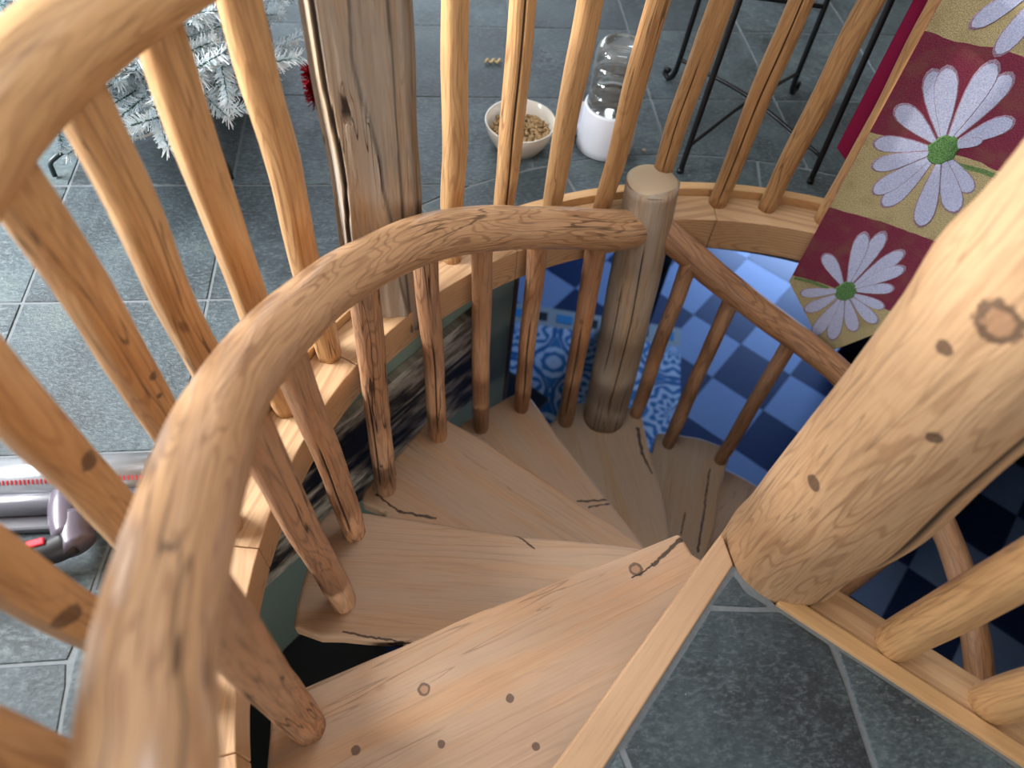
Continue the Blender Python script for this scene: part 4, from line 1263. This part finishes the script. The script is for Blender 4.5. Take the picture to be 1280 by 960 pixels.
bar_x('motor_housing', -0.945, -0.63, 0.742, 0.040, 0.030, M['vac_grey'], vac, ry=0.8)
bar_x('end_cap', -0.957, -0.943, 0.742, 0.042, 0.026, M['vac_red'], vac, ry=0.8)
box('sole_plate', (-0.79, 0.712, 0.014), (0.30, 0.045, 0.022), M['vac_grey'], vac, 0, 0.006)
tube('neck', [(-0.785, 0.755, 0.055), (-0.775, 0.715, 0.060), (-0.762, 0.678, 0.062), (-0.752, 0.655, 0.060)], lambda t: 0.030 + 0.004 * math.sin(t * 3), M['vac_purple'], vac, 24, 0.01)
tube('neck_collar', [(-0.752, 0.700, 0.060), (-0.740, 0.650, 0.060), (-0.728, 0.632, 0.058)], 0.033, M['vac_purple'], vac, 24, 0.008)
tube('hose_elbow', [(-0.745, 0.645, 0.060), (-0.775, 0.628, 0.060), (-0.83, 0.618, 0.060), (-0.92, 0.60, 0.062), (-1.05, 0.575, 0.07)], lambda t: 0.029 - 0.004 * t, M['vac_dark'], vac, 24, 0.012)
box('release_button', (-0.800, 0.630, 0.0895), (0.034, 0.016, 0.008), M['vac_red'], vac, 0.25, 0.003)
tube('wand', [(-1.04, 0.576, 0.07), (-1.3, 0.53, 0.08), (-1.6, 0.48, 0.09)], 0.019, M['vac_dark'], vac, 20, 0.05)

# ------------------------------------------------------------------ things on the lower storey
def photo_mat():
    t = NT('rustic_wood_photograph')
    uv = t.n('ShaderNodeUVMap').outputs[0]
    a = t.noise(t.vmath('MULTIPLY', uv, (0.55, 2.0, 1)), 4.5, 6, 0.65)
    b = t.noise(t.vmath('MULTIPLY', uv, (0.6, 6, 1)), 12.0, 4, 0.7)
    c = t.ramp(a, [(0.0, srgb(6, 6, 9)), (0.44, srgb(14, 13, 16)), (0.49, srgb(104, 92, 76)), (0.57, srgb(196, 186, 168)), (0.66, srgb(120, 114, 108)), (0.72, srgb(20, 18, 20))])
    c = t.mix(t.math('MULTIPLY', t.mask(b, 0.45, 0.65), 0.55), c, srgb(16, 14, 16))
    sep = t.n('ShaderNodeSeparateXYZ', uv)
    ln = t.math('ABSOLUTE', t.math('SUBTRACT', sep.outputs[1], 0.34))
    c = t.mix(t.math('SUBTRACT', 1.0, t.mask(ln, 0.006, 0.016)), c, srgb(5, 5, 7))
    return t.done(c, 0.45)
M['photo'] = photo_mat()
def wall_panel(name, u0, u1, z0, z1, v, th, mat, parent=None):
    P = [uv2(u0, v), uv2(u1, v), uv2(u1, v - th), uv2(u0, v - th)]
    verts = [(*P[0], z0), (*P[1], z0), (*P[2], z0), (*P[3], z0), (*P[0], z1), (*P[1], z1), (*P[2], z1), (*P[3], z1)]
    faces = [(3, 2, 6, 7), (0, 4, 5, 1), (0, 1, 2, 3), (4, 7, 6, 5), (1, 5, 6, 2), (0, 3, 7, 4)]
    L, Hh = u1 - u0, z1 - z0
    uvs = [(0, 0), (L, 0), (L, 0), (0, 0), (0, Hh), (L, Hh), (L, Hh), (0, Hh)]
    return mesh_obj(name, verts, faces, mat, parent, uv=uvs)
pic = empty('wall_picture', (*uv2(0.5, GW - 0.015), -0.95), 'long dark canvas photograph of weathered timber on the green wall', 'picture')
wall_panel('canvas', -0.35, 1.263, -0.945, -0.405, GW - 0.002, 0.028, M['photo'], pic)
wall_panel('backing_frame', -0.345, 1.258, -0.940, -0.410, GW, 0.012, plain('black_frame', srgb(14, 14, 16), 0.5), pic)

def rug_mat():
    t = NT('blue_medallion_print')
    uv = t.n('ShaderNodeUVMap').outputs[0]
    rep = t.vmath('FRACTION', t.vmath('MULTIPLY', t.vmath('ADD', uv, (0.13, 0.07, 0)), (1.75, 1.75, 1)))
    cen = t.vmath('SUBTRACT', rep, (0.5, 0.5, 0))
    r = t.vmath('LENGTH', t.vmath('MULTIPLY', cen, (1, 1, 0)))
    sep = t.n('ShaderNodeSeparateXYZ', cen)
    ang = t.math('ARCTAN2', sep.outputs[1], sep.outputs[0])
    pet = t.math('ADD', t.math('MULTIPLY', t.math('COSINE', t.math('MULTIPLY', ang, 8.0)), 0.05), r)
    c8 = t.math('COSINE', t.math('MULTIPLY', ang, 8.0))
    c16 = t.math('COSINE', t.math('MULTIPLY', ang, 16.0))
    s1 = t.math('SINE', t.math('ADD', t.math('MULTIPLY', r, 48.0), t.math('MULTIPLY', c8, 1.9)))
    s2 = t.math('MULTIPLY', c16, t.math('SINE', t.math('MULTIPLY', r, 21.0)))
    m = t.mask(t.math('ADD', s1, t.math('MULTIPLY', s2, 0.9)), -0.15, 0.15)
    c = t.mix(m, srgb(44, 120, 176), srgb(206, 224, 240))
    ring = t.math('SUBTRACT', 1.0, t.mask(t.math('ABSOLUTE', t.math('SUBTRACT', r, 0.46)), 0.014, 0.024))
    c = t.mix(ring, c, srgb(36, 100, 160))
    return t.done(c, 0.7)
M['rug'] = rug_mat()
e1, e2 = Vector((0.974, -0.225)), Vector((-0.225, -0.974))
ro = Vector((0.52, 3.60))
rug = empty('patterned_rug', (ro.x + 0.5, ro.y - 0.8, Z_LOW), 'blue and white medallion patterned rug on the checkered lower floor', 'rug')
def rug_rect(name, a0, a1, b0, b1, z0, z1, mat):
    P = [ro + e1 * a + e2 * b for a, b in ((a0, b0), (a0, b1), (a1, b1), (a1, b0))]
    verts = [(p.x, p.y, z0) for p in P] + [(p.x, p.y, z1) for p in P]
    uvs = [(a, b) for a, b in ((a0, b0), (a0, b1), (a1, b1), (a1, b0))] * 2
    return mesh_obj(name, verts, [(0, 3, 2, 1), (4, 5, 6, 7), (0, 1, 5, 4), (1, 2, 6, 5), (2, 3, 7, 6), (3, 0, 4, 7)], mat, rug, uv=uvs)
rug_rect('rug_field', 0.0, 1.35, 0.18, 1.45, Z_LOW, Z_LOW + 0.012, M['rug'])
rug_rect('rug_border', 0.0, 1.35, 0.0, 0.18, Z_LOW, Z_LOW + 0.010, plain('cream_border', srgb(176, 184, 180), 0.8))
for k in range(7):
    rug_rect('border_block', 0.04 + k * 0.19, 0.16 + k * 0.19, 0.05, 0.13, Z_LOW + 0.009, Z_LOW + 0.0125, plain('border_black', srgb(30, 34, 40), 0.8) if k % 2 else plain('border_blue', srgb(60, 150, 205), 0.8))
M['charcoal'] = plain('charcoal_lacquer', srgb(46, 50, 54), 0.45, 0.08, 0.05, 20)
M['black_lacquer'] = plain('black_lacquer', srgb(13, 13, 15), 0.4, 0.1, 0.05, 20)
def uvbox(name, u0, u1, v0, v1, z0, z1, mat, parent=None, bev=0.004):
    return prism(name, [uv2(u0, v0), uv2(u1, v0), uv2(u1, v1), uv2(u0, v1)], z0, z1, mat, parent, bev=bev)
ward = empty('wardrobe', (*uv2(4.5, -1.3), Z_LOW), 'large black wardrobe in the shadow beyond the runner tip on the lower floor', 'wardrobe')
uvbox('wardrobe_body', 4.22, 4.82, -2.6, 0.04, Z_LOW, -0.62, M['black_lacquer'], ward)
for q in range(4):
    dd = uvbox('wardrobe_door', 4.20, 4.22, -2.59 + q * 0.66, -1.945 + q * 0.66, Z_LOW + 0.05, -0.64, M['black_lacquer'], ward, 0.003)
    uvbox('knob', 4.18, 4.20, (-2.01 if q % 2 == 0 else -2.55) + q * 0.66, (-1.99 if q % 2 == 0 else -2.53) + q * 0.66, -1.6, -1.58, M['iron'], dd, 0.003)
bench = empty('low_bench', (*uv2(1.9, 1.65), Z_LOW + 0.013), 'dark grey low bench in front of the patterned rug', 'bench')
uvbox('bench_top', 1.60, 2.19, 1.22, 2.10, -2.19, -2.15, M['charcoal'], bench)
uvbox('front_panel', 2.13, 2.17, 1.26, 2.06, Z_LOW + 0.013, -2.19, M['charcoal'], bench)
uvbox('back_panel', 1.62, 1.66, 1.26, 2.06, Z_LOW + 0.013, -2.19, M['charcoal'], bench)
for v_ in (1.24, 2.04): uvbox('side_panel', 1.66, 2.13, v_, v_ + 0.04, Z_LOW + 0.013, -2.19, M['charcoal'], bench)
tall = empty('tall_cabinet', (1.32, 3.13, Z_LOW + 0.013), 'tall narrow black cabinet standing behind the log stair post', 'cabinet')
box('cabinet_body', (1.32, 3.13, Z_LOW + 0.013 + 1.0), (0.30, 0.30, 2.0), M['black_lacquer'], tall, -0.32, 0.006)
fx = Vector((-math.sin(0.32), -math.cos(0.32)))
for q, (zc, zh) in enumerate(((-2.05, 0.9), (-1.1, 0.85))):
    dd = box('cabinet_door', (1.32 + fx.x * 0.157, 3.13 + fx.y * 0.157, zc), (0.27, 0.016, zh), M['black_lacquer'], tall, -0.32, 0.004)
    box('handle', (1.32 + fx.x * 0.172 + 0.09, 3.13 + fx.y * 0.172 - 0.030, zc + (0.25 if q == 0 else -0.25)), (0.014, 0.018, 0.12), M['iron'], dd, -0.32, 0.003)
dark_cab = empty('black_sideboard', (*uv2(-0.1, 0.85), Z_LOW), 'low black sideboard against the green wall under the picture', 'sideboard')
uvbox('top_board', -0.95, 0.42, GW - 0.42, GW - 0.004, -1.66, -1.62, M['black_lacquer'], dark_cab)
uvbox('carcass', -0.93, 0.40, GW - 0.38, GW - 0.006, Z_LOW + 0.06, -1.66, M['black_lacquer'], dark_cab)
for q in range(3):
    dd = uvbox('door', -0.92 + q * 0.44, -0.49 + q * 0.44, GW - 0.40, GW - 0.38, Z_LOW + 0.09, -1.69, M['black_lacquer'], dark_cab)
uvbox('plinth', -0.90, 0.37, GW - 0.34, GW - 0.02, Z_LOW, Z_LOW + 0.06, M['black_lacquer'], dark_cab)
pu = uv2(2.36, 2.30)
pail = empty('white_pail', (*pu, Z_LOW), 'white pail with a dark handle beyond the end of the green wall', 'pail')
lathe('pail_body', [(0.0, 0.0), (0.13, 0.0), (0.14, 0.01), (0.18, 0.36), (0.186, 0.365), (0.184, 0.375), (0.174, 0.37), (0.135, 0.02), (0.0, 0.015)], (*pu, Z_LOW), M['white_plastic'], pail, 40)
tube('handle', [(pu[0] - 0.18, pu[1], Z_LOW + 0.34), (pu[0] - 0.13, pu[1] + 0.06, Z_LOW + 0.47), (pu[0], pu[1] + 0.09, Z_LOW + 0.53), (pu[0] + 0.13, pu[1] + 0.06, Z_LOW + 0.47), (pu[0] + 0.18, pu[1], Z_LOW + 0.34)], 0.008, M['black_lacquer'], pail)
